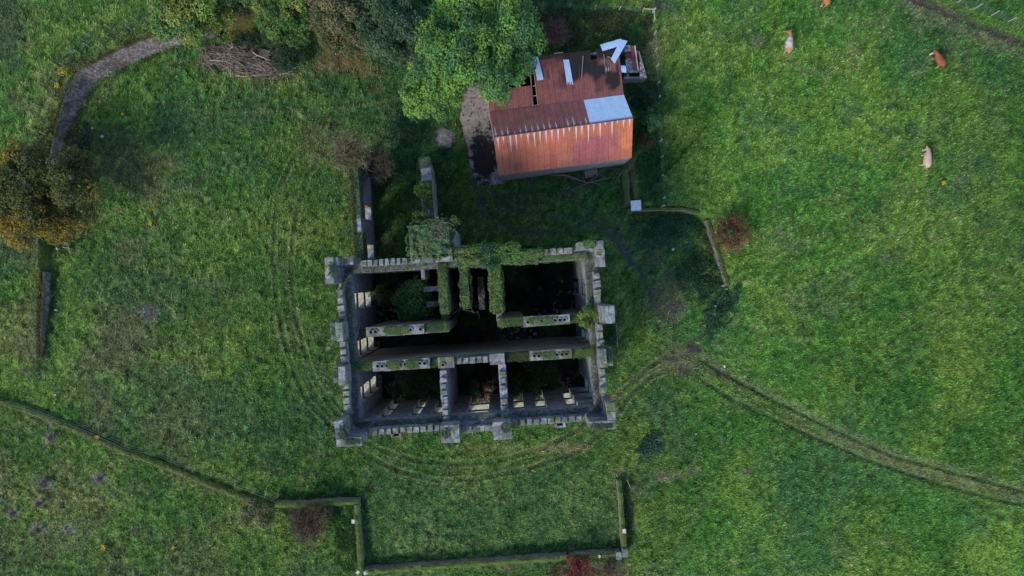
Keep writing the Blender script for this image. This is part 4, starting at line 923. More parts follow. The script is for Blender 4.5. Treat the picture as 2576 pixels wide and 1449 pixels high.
def dead_branch(pxs, z, r, label, name='dead_branch', colr=(.16, .145, .12), sub=3):
    mb = MB(); pts = []
    for i, (a, b) in enumerate(pxs): q = P(a, b, z + .1 * math.sin(i * 1.7)); pts.append(q)
    n = len(pts); mb.tube(pts, [r * (1 - .7 * i / (n - 1)) for i in range(n)], 5, True, colr)
    for i in range(1, n - 1):
        for k in range(sub):
            s = pts[i].lerp(pts[i + 1], random.random()); t = s + Vector((random.uniform(-1, 1), random.uniform(-1, 1), random.uniform(-.1, .3))) * .8; m_ = s.lerp(t, .5) + Vector((.06, -.05, .03)); mb.tube([s, m_, t], [r * .45, r * .35, r * .12], 4, False, colr)
    o = mb.build(name, M['twig'], None, True, True); tag(o, label, 'branch'); return o
dead_branch([E_(740, 1190), E_(800, 1150), E_(870, 1095), E_(960, 1125), E_(1060, 1140), E_(1100, 1170), E_(1190, 1130)], 9.5, .045, 'thin crooked dead branch spanning the gap south of the ivy cross walls', 'dead_branch', (.12, .115, .10), 1)

# ------------------------------------------------------------------ barn
barn = empty('barn', (P(1420, 330, 0).x, P(1420, 330, 0).y, 0), 0, 'rusty red corrugated tin barn with lean-to, north of the mansion', 'barn')
bo = Vector(barn.location)
def roofpart(name, a, b, c, d, mat, ncol, nrow, base, parent=barn, colfn=None, th=.03, holes=None, jit=.18):
    """a,b along the ridge, d,c along the eave; UV in metres"""
    a, b, c, d = [Vector(v) for v in (a, b, c, d)]; lu = (b - a).length; lv = ((d - a).length + (c - b).length) / 2
    Vs = []; Fs = []; Cs = []; UVs = []
    n = (b - a).cross(d - a).normalized(); n = n if n.z > 0 else -n
    for i in range(ncol):
        for j in range(nrow):
            if holes and holes(i / ncol, j / nrow): continue
            cj = np.array(base) * random.uniform(1 - jit, 1 + jit) * np.array([1, random.uniform(.92, 1.08), random.uniform(.9, 1.1)])
            sub = 6
            lift = n * (.004 * (i % 2) + .006 * (nrow - j) + random.uniform(0, .004))
            b0 = len(Vs)
            for q in range(sub + 1):
                for r in range(sub + 1):
                    u = (i + q / sub) / ncol; v = (j + (r / sub) * (1.02 if j < nrow - 1 else 1)) / nrow
                    p = a.lerp(b, u).lerp(d.lerp(c, u), min(v, 1)) + lift
                    Vs.append(p - (bo if parent is barn else Vector((0, 0, 0)))); UVs.append((u * lu, v * lv)); Cs.append(colfn(u, v, cj) if colfn else cj)
            for q in range(sub):
                for r in range(sub): k = b0 + q * (sub + 1) + r; Fs.append((k, k + sub + 1, k + sub + 2, k + 1))
    return npmesh(name, [tuple(v) for v in Vs], Fs, mat, parent, np.array(Cs), UV=np.array(UVs))
RL, RR = P(1243.7, 345.4, 6.2), P(1592.4, 296.7, 6.2); SL, SR = P(1255.2, 441.6, 4.5), P(1589.5, 397.1, 4.5)
NL, NR = P(1232, 282.3, 4.95), P(1569.4, 238.4, 4.95)
def cf_s(u, v, c):  # purple tint low on the right paints the ruin's shadow
    k = 1.0; f = max(0, 1 - ((u - .72) / .25) ** 2) * (v > .3)
    return c * (1 - .25 * f) + np.array([.02, .0, .05]) * f + (np.array([.10, .03, -.01]) if (u > .9 and v < .75) else 0)
roofpart('south_roof', RL, RR, SR, SL, M['rust_s'], 23, 3, (.47, .150, .088), colfn=cf_s, jit=.08)  # bright orange base has the sunlight painted in
sp = .735
M1, M2 = RL.lerp(RR, sp - .045), NL.lerp(NR, sp - .035)
roofpart('north_roof', M1, RL, NL, M2, M['rust_n'], 17, 2, (.22, .09, .088), jit=.08)  # darker purple base has the slope's shade painted in
roofpart('zinc_roof', RR, M1, M2, NR, M['tin'], 6, 2, (.5, .5, .5))
mb = MB(); mb.tube([RL - bo + Vector((-.03, 0, .05)), RR - bo + Vector((.03, 0, .05))], .07, 8); mb.build('ridge_cap', M['tin_old'], barn)
LN = P(1232.3, 283.5, 4.80); LW0, LW1 = P(1226, 229, 4.42), P(1338, 215, 4.42)
roofpart('lean_to_roof', NL.lerp(NR, .0) - Vector((0, 0, .08)), NL.lerp(NR, .325) - Vector((0, 0, .08)), LW1, LW0, M['rust_l'], 8, 1, (.26, .098, .085), jit=.08)
TL, TR = P(1339, 143, 3.55), P(1556, 119, 3.3); BL, BR = NL.lerp(NR, .365) - Vector((0, 0, .09)), NL.lerp(NR, 1.0) - Vector((0, 0, .09))
def cf_l(u, v, c):
    n_ = float(fbm(np.array([u * 9.0]), np.array([v * 6.0]), 1.6, 77, 3)[0]); m_ = max(0, min(1, (v - .42) * 4.0 + (n_ - .42) * 5.0)) * max(0, min(1, (u - .18) * 5)) * (1 if u < .97 else .2)
    if v > .93: m_ = max(m_, .8)
    return c * (1 - m_) + np.array([.028, .022, .022]) * m_
roofpart('lean_to_roof', BL, BR, TR, TL, M['rust_l'], 15, 5, (.27, .095, .085), colfn=cf_l, jit=.08, holes=lambda u, v: (u > .55 and v > .78 and random.random() < .25))
# open strip with bare rafters
for (a_, b_) in ((P(1341, 268, 4.86), P(1332, 150, 3.62)), (P(1354, 266, 4.86), P(1339, 146, 3.62))):
    mb = MB(); mb.tube([a_ - bo, b_ - bo], .05, 4); mb.build('rafter', M['wood'], barn)
for Y, x0, x1 in ((300, 655, 690), (410, 668, 705), (520, 683, 722), (605, 697, 735), (688, 705, 752)):
    t = (Y - 280) / 410; z = 3.6 + 1.2 * t; a_ = P(1140.4 + .287 * x0, 67.1 + .287 * (Y + 3), z); b_ = P(1140.4 + .287 * x1, 67.1 + .287 * (Y - 3), z); mb = MB(); mb.tube([a_ - bo, b_ - bo], .05, 4); mb.build('purlin', M['wood'], barn)
def bwall(a, b, za, zb, name='wall', mat='conc', th=.18, parent=barn, off=None):
    off = bo if off is None else off
    a = Vector((a.x, a.y, 0)) - Vector((off.x, off.y, 0)); b = Vector((b.x, b.y, 0)) - Vector((off.x, off.y, 0)); d = (b - a).normalized(); n = Vector((-d.y, d.x, 0)) * th / 2
    n_ = max(2, int((b - a).length / .5)); mb = MB(); vs = []; fs = []
    for i in range(n_ + 1):
        t = i / n_; p = a.lerp(b, t); z = za + (zb - za) * t; vs += [p - n, p + n, p + n + Vector((0, 0, z)), p - n + Vector((0, 0, z))]
    for i in range(n_):
        for k in range(4): k2 = (k + 1) % 4; fs.append((i * 4 + k, i * 4 + k2, (i + 1) * 4 + k2, (i + 1) * 4 + k))
    fs += [(0, 1, 2, 3), tuple(n_ * 4 + k for k in (3, 2, 1, 0))]; mb.add(vs, fs); return mb.build(name, M[mat], parent)
ins = lambda p, q, f: p.lerp(q, f)
sl, sr = ins(SL, NL, .02), ins(SR, NR, .02); cen = (SL + SR + NL + NR) / 4
sl2, sr2 = sl.lerp(cen, .006), sr.lerp(cen, .006)
bwall(sl2, sr2, 4.42, 4.42); bwall(sl2, RL.lerp(RR, .006), 4.3, 6.0); bwall(RL.lerp(RR, .006), NL.lerp(NR, .006), 6.0, 4.7); bwall(sr2, RR.lerp(RL, .006), 4.3, 6.0); bwall(RR.lerp(RL, .006), NR.lerp(NL, .006), 6.0, 4.7)
bwall(NL.lerp(NR, .006), P(1229, 165, 3.6), 4.7, 3.4, 'lean_to_wall'); bwall(NR.lerp(NL, .006), P(1552, 125, 3.3), 4.65, 3.1, 'lean_to_wall'); bwall(P(1229, 165, 3.6), P(1552, 125, 3.3), 3.3, 3.0, 'lean_to_wall')
yd = MB()
# yard slab
def poly_sheet(name, poly, z, mat, res=.35, cfn=None, kind='structure'):
    xs_ = [p[0] for p in poly]; ys_ = [p[1] for p in poly]; X, Y = np.meshgrid(np.arange(min(xs_), max(xs_), res), np.arange(min(ys_), max(ys_), res))
    me = bpy.data.meshes.new(name); import bmesh
    bm = bmesh.new(); vs = [bm.verts.new((p[0], p[1], z)) for p in poly]; bm.faces.new(vs)
    bmesh.ops.triangulate(bm, faces=bm.faces[:])
    bmesh.ops.subdivide_edges(bm, edges=bm.edges[:], cuts=9, use_grid_fill=True)
    for v in bm.verts:
        if random.random() < .9: v.co.z = z + .012 * math.sin(v.co.x * 2) * math.cos(v.co.y * 1.7)
    bm.normal_update(); bm.to_mesh(me); bm.free()
    co = np.zeros(len(me.vertices) * 3); me.vertices.foreach_get('co', co); co = co.reshape(-1, 3)
    a = me.color_attributes.new('Col', 'FLOAT_COLOR', 'POINT'); CC = np.ones((len(co), 4)); CC[:, :3] = cfn(co[:, 0], co[:, 1])[:, None] if cfn is not None else .5; a.data.foreach_set('color', CC.astype(np.float32).ravel())
    me.materials.append(mat); o = bpy.data.objects.new(name, me); col.objects.link(o); tag(o, kind=kind); return o
# ragged outline for the slab
rag = []
for i in range(len(YARD_FP)):
    a_, b_ = YARD_FP[i], YARD_FP[(i + 1) % len(YARD_FP)]
    for k in range(4):
        t = k / 4; j = 0 if k == 0 or i in (3, 4, 5) else .12
        rag.append((a_[0] * (1 - t) + b_[0] * t + random.uniform(-j, j), a_[1] * (1 - t) + b_[1] * t + random.uniform(-j, j)))
def moss_f(x, y):
    X = NX + x / S; Y = NY - y / S
    return ss(1.7, .2, ell(X, Y, 1220, 392, 40, 78, 0) + (fbm(x, y, 1.6, 91, 4) - .5) * 1.6) * .62
poly_sheet('concrete_yard', rag, .06, M['yard'], cfn=moss_f)

# shed at the north east corner of the barn
sc_ = P(1595, 165, 1.8)
shed = empty('lean_to_shed', (sc_.x, sc_.y, 0), 0, 'small block shed with patched rusty roof at the barn north east corner', 'shed'); so = Vector(shed.location)
Hc = lambda X, Y: (1475.8 + .1111 * X, 67.1 + .1111 * Y)
def hp(X, Y, z): a, b = Hc(X, Y); return P(a, b, z)
bwall(hp(850, 1150, 1.8), hp(1350, 1150, 1.8), 1.75, 1.7, 'wall', 'conc', .2, shed, so); bwall(hp(1350, 1150, 1.8), hp(1190, 560, 1.8), 1.7, 1.6, 'wall', 'conc', .2, shed, so)
bwall(hp(950, 1150, 1.8), hp(900, 800, 1.8), 1.7, 1.7, 'wall', 'conc', .15, shed, so); bwall(hp(1190, 560, 1.8), hp(860, 500, 1.8), 1.6, 1.6, 'wall', 'conc', .2, shed, so)
def sheet4(name, pts, mat, parent=None, off=Vector((0, 0, 0)), wave=.018, pitch=.16, cr=.0):
    a, b, c, d = [Vector(p) - off for p in pts]; nu = max(8, int((b - a).length / pitch * 4)); nv = 8; Vs = []; Fs = []
    n = (b - a).cross(d - a).normalized(); n = n if n.z > 0 else -n
    cur = [(random.uniform(-.03, .03)) for _ in range(nv + 1)]
    for i in range(nu + 1):
        for j in range(nv + 1):
            u = i / nu; v = j / nv; p = a.lerp(b, u).lerp(d.lerp(c, u), v) + n * (wave * math.sin(u * (b - a).length / pitch * 2 * PI) + cr * math.sin(v * PI))
            if j in (0, nv): p += (d - a).normalized() * random.uniform(-.03, .03)
            Vs.append(tuple(p))
    for i in range(nu):
        for j in range(nv): k = i * (nv + 1) + j; Fs.append((k, k + nv + 1, k + nv + 2, k + 1))
    return npmesh(name, Vs, Fs, M[mat], parent, np.tile([[.23, .07, .055]], (len(Vs), 1)), smooth=True)
M['rustplain'] = mat_plain('rust_sheet', (.25, .075, .055), .85, 5, .3)
sheet4('roof_sheet', (hp(1000, 440, 2.0), hp(1085, 430, 2.0), hp(1165, 1000, 1.95), hp(1060, 1000, 1.95)), 'rustplain', shed, so)
sheet4('roof_sheet', (hp(850, 420, 1.9), hp(990, 420, 1.9), hp(1005, 575, 1.9), hp(860, 570, 1.9)), 'flake', shed, so)
sheet4('roof_sheet', (hp(870, 730, 1.85), hp(1040, 730, 1.85), hp(1190, 1030, 1.85), hp(930, 1060, 1.85)), 'flake', shed, so)
sheet4('roof_sheet', (hp(880, 580, 1.80), hp(1010, 580, 1.8), hp(1035, 735, 1.8), hp(880, 735, 1.8)), 'rustplain', shed, so)
sheet4('roof_sheet', (hp(1200, 800, 1.8), hp(1270, 800, 1.8), hp(1360, 1170, 1.8), hp(1200, 1180, 1.8)), 'flake', shed, so)
mb = MB(); mb.tube([hp(1095, 430, 2.03) - so, hp(1170, 1000, 2.0) - so], .045, 4); mb.build('edge_board', M['white'], shed)
mb = MB(); mb.tube([hp(1190, 560, 1.7) - so, hp(1240, 760, 1.7) - so], .04, 4); mb.build('rafter', M['wood'], shed)
# loose corrugated sheets on the roofs
Gc = lambda X, Y, z: P(1140.4 + .28697 * X, 67.08 + .28697 * Y, z)
def loose(pts, z, lab, mat='tin', cr=0.05, zz=None):
    c = [Gc(x, y, (zz[i] if zz else z)) for i, (x, y) in enumerate(pts)]; o = sheet4('corrugated_sheet', c, mat, cr=cr); tag(o, lab, 'metal sheet', 'loose zinc sheets on the barn roofs')
loose(((690, 268), (742, 264), (792, 462), (738, 474)), 3.9, 'loose zinc sheet lying beside the open rafters of the lean-to', zz=(3.72, 3.72, 4.3, 4.3))
loose(((963, 290), (1013, 288), (1052, 518), (998, 524)), 3.9, 'long narrow zinc sheet lying alone on the middle of the lean-to roof', zz=(3.72, 3.72, 4.42, 4.42))
loose(((1285, 158), (1472, 103), (1470, 165), (1308, 215)), 3.4, 'zinc sheet hanging over the north edge of the lean-to, under the crossing sheet', zz=(3.3, 3.2, 3.3, 3.5))
loose(((1468, 112), (1528, 124), (1415, 325), (1380, 285)), 3.6, 'slanting zinc sheet with a torn lower end, crossing on top of another', zz=(3.5, 3.5, 3.85, 3.85))
loose(((1410, 337), (1512, 342), (1518, 402), (1412, 403)), 4.0, 'short wide zinc sheet beside the shed roof', zz=(3.85, 3.85, 4.05, 4.05))
loose(((1338, 340), (1378, 340), (1392, 420), (1342, 424)), 4.0, 'dull ribbed sheet with rust spots on the lean-to east part', 'flake', zz=(3.86, 3.86, 4.12, 4.12))
for pts, z0_, z1_, lab, r in ((((1138, 258), (1125, 450)), 3.75, 4.25, 'long grey batten lying on the mossy lean-to roof', .045), (((1110, 330), (1108, 488)), 3.85, 4.35, 'dark batten beside the long grey one on the lean-to roof', .045),
                              (((825, 385), (836, 460)), 4.0, 4.2, 'short dark wooden block on the lean-to roof between the two loose sheets', .06), (((1320, 245), (1340, 420)), 3.65, 4.15, 'pale batten at the edge of the ribbed sheet', .04),
                              (((1350, 262), (1385, 272)), 3.7, 3.75, 'broken white lath lying across the lean-to moss', .04), (((880, 235), (960, 225)), 3.55, 3.5, 'grey plank lying along the overgrown north edge of the lean-to', .05)):
    mb = MB(); mb.tube([Gc(*pts[0], z0_), Gc(*pts[1], z1_)], r, 4); o = mb.build('batten', M['dpost'] if 'dark' in lab else M['wood'], None); tag(o, lab, 'batten')
# pallets
def pallet(px, py, lab, rz, sx=1.15, sy=.8, z=.0, tilt=0):
    g = G(px, py); r_ = empty('wooden_pallet', (g.x, g.y, g.z + z), rz, lab, 'pallet'); mb = MB()
    n = 6
    for i in range(n): mb = MB(); mb.box((0, (i - (n - 1) / 2) * sy / n, .13), (sx, sy / n - .035, .025)); mb.build('slat', M['wood'], r_)
    for k in (-1, 0, 1): mb = MB(); mb.box((k * sx * .45, 0, .065), (.08, sy, .10)); mb.build('bearer', M['wood'], r_)
    r_.rotation_euler = (tilt, 0, rz)
pallet(1487, 437, 'grey wooden pallet leaning low beside the barn south wall', math.radians(8), 1.3, .75)
pallet(668, 138, 'weathered pallet half buried in the brush pile', math.radians(-14), 1.0, .8, .3)
dead_branch([(1385, 440), (1420, 441), (1447, 448), (1462, 455), (1478, 460), (1520, 450), (1550, 445)], .35, .13, 'long forked fallen branch lying south of the barn', colr=(.19, .14, .11), sub=1)
dead_branch([(1500, 442), (1480, 458), (1462, 466), (1440, 476), (1420, 487), (1395, 490)], .2, .15, 'thick dark fallen trunk crossing the forked branch south of the barn', colr=(.10, .08, .075), sub=1)
dead_branch([(1570, 430), (1560, 438), (1553, 448), (1560, 462)], .5, .06, 'short pale broken branch at the barn south east corner', colr=(.26, .22, .17), sub=1)
# boundary wall by the barn with its pier
profwall('boundary_wall', [xy(P(1573, 425, 1.0)), xy(P(1578, 480, 1.1)), xy(P(1580, 520, 1.2))], .45, [.8, 1.2, 1.4], 'gwall', 'short mossy wall running from the barn corner to the white capped pier', 'wall')
g = P(1601, 517, 1.7); pier = empty('gate_pier', (g.x - .05, g.y, 0), math.radians(4), 'square stone gate pier with flat whitish cap slab', 'pier')
mb = MB()
for k in range(4): mb.box((0, 0, .2 + k * .4), (.86, .86, .39), jit=.015)
mb.build('shaft', M['castle'], pier); mb = MB(); mb.box((0, 0, 1.69), (1.0, 1.0, .16), jit=.01); mb.build('cap', M['white'], pier)
profwall('pier_stub', [xy(P(1579, 531, .9)), xy(P(1590, 529, .9))], .5, [1.1, 1.2], 'gwall', 'broken wall end on the west side of the white capped pier', 'wall')

# ------------------------------------------------------------------ sunk retaining walls
def haha(lst, i0, i1, side, batter, lab, name='retaining_wall', th=.55, step=.35, mat='haha', over=.06):
    pts = [Vector((p[0], p[1], p[2])) for p in lst[i0:i1]]; secs = []
    for a, b in zip(pts[:-1], pts[1:]):
        n = max(1, int((b - a).length / step)); secs += [a.lerp(b, k / n) for k in range(n)]
    secs.append(pts[-1]); mb = MB(); rows_ = 6; vs = []; fs = []
    for i, p in enumerate(secs):
        a = secs[max(0, i - 1)]; b = secs[min(len(secs) - 1, i + 1)]; d = Vector((b.x - a.x, b.y - a.y, 0)).normalized(); n = Vector((-d.y, d.x, 0)) * side
        h = p.z + over + random.uniform(-.05, .05); bx = Vector((p.x, p.y, 0)) - n * batter * .6
        for k in range(rows_): t = k / (rows_ - 1); vs.append(bx + n * (batter * t + random.uniform(-.035, .035)) + Vector((0, 0, -.15 + (h + .15) * t)))
        vs.append(bx + n * (batter + th) + Vector((0, 0, h))); vs.append(bx + n * (batter + th + .1) + Vector((0, 0, -.2)))
    m_ = rows_ + 2
    for i in range(len(secs) - 1):
        for k in range(m_ - 1): fs.append((i * m_ + k, i * m_ + k + 1, (i + 1) * m_ + k + 1, (i + 1) * m_ + k))
    fs.append(tuple(range(m_))); fs.append(tuple((len(secs) - 1) * m_ + k for k in range(m_))[::-1])
    mb.add(vs, fs); o = mb.build(name, M[mat], None); tag(o, lab, 'wall')
    n = len(secs) * 90; i = rng.integers(1, len(secs) - 1, n); pp = np.array([secs[k][:] for k in i]); a = np.array([secs[k - 1][:2] for k in i]); b = np.array([secs[k + 1][:2] for k in i]); d = b - a; d /= np.linalg.norm(d, axis=1, keepdims=True)
    nn = np.stack([-d[:, 1], d[:, 0]], 1) * side; cl = vn(pp[:, 0], pp[:, 1], .8, 141); up_ = rng.random(n) < .6
    off = np.where(up_, batter * .4 + .35 - rng.random(n) ** 1.6 * .6 * cl, -batter * .6 - .05 - rng.random(n) * .4); z = np.where(up_, pp[:, 2] + rng.uniform(-.1, .2, n), rng.uniform(.02, .3, n) * (.4 + cl))
    p = np.stack([pp[:, 0] + nn[:, 0] * off + rng.normal(size=n) * .12, pp[:, 1] + nn[:, 1] * off + rng.normal(size=n) * .12, z], 1); k = cl > .28
    C = np.array([(.10, .12, .04), (.13, .11, .06), (.06, .11, .03), (.15, .13, .07)])[rng.integers(0, 4, n)] * rng.uniform(.6, 1.4, (n, 1)); C = np.where(up_[:, None], C, C * np.array([[.5, .8, .7]]))
    leaf_mesh('tussocks', p[k], (rdir(n) + np.array([0, 0, .4]))[k], rng.uniform(.08, .24, n)[k], C[k], o, M['blade'], .3); return o
haha(HAHA_W, near(HAHA_W, 540, 84), near(HAHA_W, 148, 410) + 1, -1, .55, 'long curved dry stone retaining wall sweeping round the lawn north west corner', th=.22, over=-.02)
haha(HAHA_W, near(HAHA_W, 129, 680), near(HAHA_W, 110, 905) + 1, -1, .16, 'short straight piece of rubble retaining wall below the autumn tree', th=.15, over=-.02)
haha(HAHA_E, 1, 5, 1, .05, 'curved sunk wall running east from the white capped pier', mat='gwall', th=.25)
haha(HAHA_E, 5, 9, 1, .08, 'straight sunk wall beside the russet shrub east of the mansion', mat='gwall', th=.3)

# ------------------------------------------------------------------ garden walls and turf bank, south
profwall('garden_wall', [xy(P(a, b, 1.1)) for a, b in ((690, 1272), (760, 1272), (830, 1266), (902, 1264))], .42, [1.0, 1.1, 1.15, 1.2], 'gwall', 'moss topped garden wall above the purple brown shrub', 'wall', jag=.09)
profwall('garden_wall', [xy(P(a, b, 1.1)) for a, b in ((897, 1270), (899, 1320), (904, 1380), (908, 1455))], .42, [1.2, 1.1, 1.1, 1.1], 'gwall', 'moss topped garden wall forming the west side of the walled plot', 'wall', jag=.09)
profwall('garden_wall', [xy(P(a, b, 1.3)) for a, b in ((915, 1442), (1000, 1435), (1100, 1428), (1200, 1421), (1300, 1413), (1400, 1408), (1480, 1401), (1562, 1396))], .42, [1.2, 1.15, 1.2, 1.1, 1.2, 1.2, 1.1, 1.2], 'gwall', 'long moss topped garden wall along the photo bottom edge', 'wall', jag=.09)
profwall('garden_wall', [xy(P(a, b, 1.2)) for a, b in ((1573, 1400), (1569, 1350), (1565, 1290), (1561, 1240), (1560, 1213))], .42, [1.3, 1.2, 1.1, 1.2, .8], 'gwall', 'moss topped garden wall forming the east side of the walled plot', 'wall', jag=.11)
def blk(px, py, z, d, rz, lab, name='coping_stone', mat='stonew'):
    p = P(px, py, z); mb = MB(); mb.box((p.x, p.y, z - d[2] / 2 + .02), d, rz, jit=.03); o = mb.build(name, M[mat], None); tag(o, lab, 'stone')
blk(1573, 1392, 1.42, (.6, .85, .2), .1, 'large pale corner block where the east and south garden walls meet', mat='castle'); blk(1557, 1399, 1.5, (.5, .7, .22), .05, 'cracked white block just west of the garden corner block', mat='castle')
blk(1050, 1427, 1.5, (.75, .35, .2), .1, 'grey pilaster block on the long garden wall, near its west end', mat='gwall'); blk(1420, 1403, 1.45, (.8, .4, .2), .08, 'dark pilaster block on the long garden wall, near its east end', mat='gwall')
blk(888, 1312, 1.48, (.3, .38, .1), 0, 'single white coping stone on the west garden wall'); blk(1570, 1336, 1.35, (.3, .42, .12), .1, 'white coping stone on the east garden wall')
blk(1508, 1400, 1.42, (.2, .3, .1), 0, 'small white stone on the long garden wall close to the corner block'); blk(920, 1441, 1.25, (.4, .3, .12), .3, 'white rubble block at the south west corner of the walled plot')
blk(900, 1440, 1.2, (.3, .3, .12), .8, 'second smaller rubble block at the south west corner of the walled plot')
for px, py, sz, lab in ((258, 343, .3, 'pale stone in the grass below the curved retaining wall'), (232, 323, .2, 'small white stone nearest the low end of the curved retaining wall'), (140, 993, .22, 'grey stone by the tip of the straight retaining wall piece'),
                        (146, 626, .35, 'broken white stone under the autumn tree'), (1693, 627, .3, 'white upright stone among the weeds inside the sunk wall'), (1800, 580 + 5, .2, 'small pale stone by the russet shrub'),
                        (1565, 665, .12, 'tiny white stone on the dark track end'), (141, 780, .28, 'grey white stone beside the straight retaining wall piece'), (1822, 922, .3, 'flat pale stone in the muddy junction of tracks')):
    g = G(px, py); mb = MB(); mb.box((g.x, g.y, g.z + sz * .25), (sz, sz * .7, sz * .6), random.random() * 3, jit=sz * .12, tap=.3); o = mb.build('stone', M['stonew'], None); tag(o, lab, 'stone')
# turf bank bottom left
bank = [(-30, 1004), (60, 1032), (131, 1060), (230, 1104), (310, 1140), (400, 1170), (500, 1212), (600, 1252), (688, 1282)]
def turfbank(pts, wd, ht, lab):
    P3 = [P(a, b, ht) for a, b in pts]; secs = []
    for a, b in zip(P3[:-1], P3[1:]):
        n = max(1, int((b - a).length / .25)); secs += [a.lerp(b, k / n) for k in range(n)]
    secs.append(P3[-1]); Vs = []; Fs = []; m_ = 9
    for i, p in enumerate(secs):
        a = secs[max(0, i - 1)]; b = secs[min(len(secs) - 1, i + 1)]; d = (b - a).normalized(); n = Vector((-d.y, d.x, 0))
        for k in range(m_):
            t = k / (m_ - 1) * 2 - 1; prof_ = [(-1.0, -.1), (-.92, .35), (-.75, .8), (-.4, 1.0), (0, 1.02), (.3, .98), (.5, .75), (.75, .4), (1.0, -.1)][k]
            hh = ht * prof_[1] + random.uniform(-.05, .05); Vs.append((p.x - n.x * prof_[0] * wd, p.y - n.y * prof_[0] * wd, hh + random.uniform(-.03, .03)))
    for i in range(len(secs) - 1):
        for k in range(m_ - 1): Fs.append((i * m_ + k, i * m_ + k + 1, (i + 1) * m_ + k + 1, (i + 1) * m_ + k))
    V = np.array(Vs); n_ = fbm(V[:, 0], V[:, 1], .8, 61, 3)[:, None]; C = np.array([[.075, .12, .03]]) * (1 - n_) + np.array([[.14, .15, .06]]) * n_
    kk = np.tile(np.arange(m_), len(secs)); C[kk > 5] = C[kk > 5] * .6 + np.array([.17, .15, .10]) * .4; C = C * 1.35
    o = npmesh('turf_bank', V, Fs, M['turf'], None, C, True); tag(o, lab, 'bank')
    idx = rng.integers(0, len(V), 9000); b = V[idx] + rng.normal(size=(9000, 3)) * .08; sel = np.array(Vs)[idx][:, 2] > .2
    return o, b[sel], C[idx][sel]
bo_, bp, bc = turfbank(bank, .34, .5, 'long low grass covered bank crossing the bottom left field')
leaf_mesh('tussocks', bp + np.array([0, 0, .04]), rdir(len(bp)) + np.array([0, 0, .6]), rng.uniform(.1, .24, len(bp)), bc * rng.uniform(.6, 1.5, (len(bp), 1)), bo_, M['blade'], .25)

# ------------------------------------------------------------------ fences
def fence(name, tops, h, lab, mat='post', r=.05, wires=4, brace=None, wm='wire', net=True):
    ps = []
    for (a, b) in tops: ps.append(G(a, b, h))
    root = empty(name, ps[0], 0, lab, 'fence'); o0 = Vector(ps[0])
    for i, p in enumerate(ps):
        mb = MB(); q = p - o0; lx, ly = random.uniform(-.05, .05), random.uniform(-.05, .05); rr = r * (1.5 if i in (0, len(ps) - 1) else random.uniform(.85, 1.1))
        mb.tube([q + Vector((0, 0, -.2)), q + Vector((lx, ly, h + random.uniform(-.05, .08)))], [rr, rr * .95], 7); mb.build('post', M[mat], root)
    for k in range(wires):
        z = h * (.2 + .75 * k / (wires - 1)); mb = MB(); mb.tube([p - o0 + Vector((0, 0, z + random.uniform(-.02, .02))) for p in ps], .006, 3, False); mb.build('wire', M[wm], root)
    if net:
        mb = MB()
        for a, b in zip(ps[:-1], ps[1:]):
            n = int((b - a).length / .16)
            for k in range(n): q = a.lerp(b, k / n) - o0; mb.tube([q + Vector((0, 0, h * .08)), q + Vector((0, 0, h * .78))], .0035, 3, False)
        if mb.v: mb.build('wire_netting', M[wm], root)
    if brace:
        for i, j in brace:
            mb = MB(); mb.tube([ps[i] - o0 + Vector((0, 0, h * .8)), ps[j] - o0 + Vector((0, 0, h * .8))], .055, 7); mb.build('rail', M[mat], root)
    return root
f4 = lambda l: [(a / 4, b / 4) for a, b in l]
fence('wire_fence', f4([(1700, 60), (1500, 110), (1315, 165), (1050, 250), (845, 320), (785, 370), (670, 485), (515, 628), (390, 730), (380, 820), (335, 1045), (260, 1272), (200, 1500)]), 1.2, 'outer sheep wire fence above the curved retaining wall', r=.055)
fence('wire_fence', f4([(1640, 130), (1465, 183), (1260, 255), (1040, 345), (845, 440), (745, 505), (600, 640), (515, 815), (470, 960), (430, 1150), (400, 1330)]), 1.1, 'inner wire fence on the rim of the curved retaining wall', r=.045)
fence('wire_fence', [(1320, 2), (1366, 6), (1435, 8.4), (1500, 14), (1561, 16), (1621.5, 19.7), (1647.5, 21)], 1.2, 'wire fence along the rough plot north of the barn', brace=[(5, 6)], r=.06)
fence('wire_fence', [(1647.5, 22), (1648, 46), (1652, 77), (1654, 120), (1657, 160), (1658, 206), (1660.5, 240), (1662.4, 304), (1664.6, 352), (1668, 392), (1669, 440), (1673, 497), (1670, 516)], 1.2, 'straight wire fence between the barn and the cattle field', brace=[(0, 1)], r=.07)
fence('wire_fence', [(2380, -24), (2425, -5), (2469.7, 11.4), (2514, 28), (2557, 44), (2600, 62)], 1.2, 'wire fence in the top right corner beyond the cattle trail', r=.055)
fence('wire_fence', [(0, 1010), (65, 1029), (131, 1054), (208, 1081), (310, 1128), (397, 1149), (454, 1173), (536, 1198), (592, 1224), (645, 1244), (690, 1262)], 1.5, 'dark post and wire fence along the turf bank', 'dpost', .035, 3, net=False)
fence('wire_fence', [(1820, 718), (1828, 727), (1802, 770), (1799, 790), (1775, 820), (1757, 862)], 1.0, 'short fence on the weedy bank south of the straight sunk wall', r=.045)

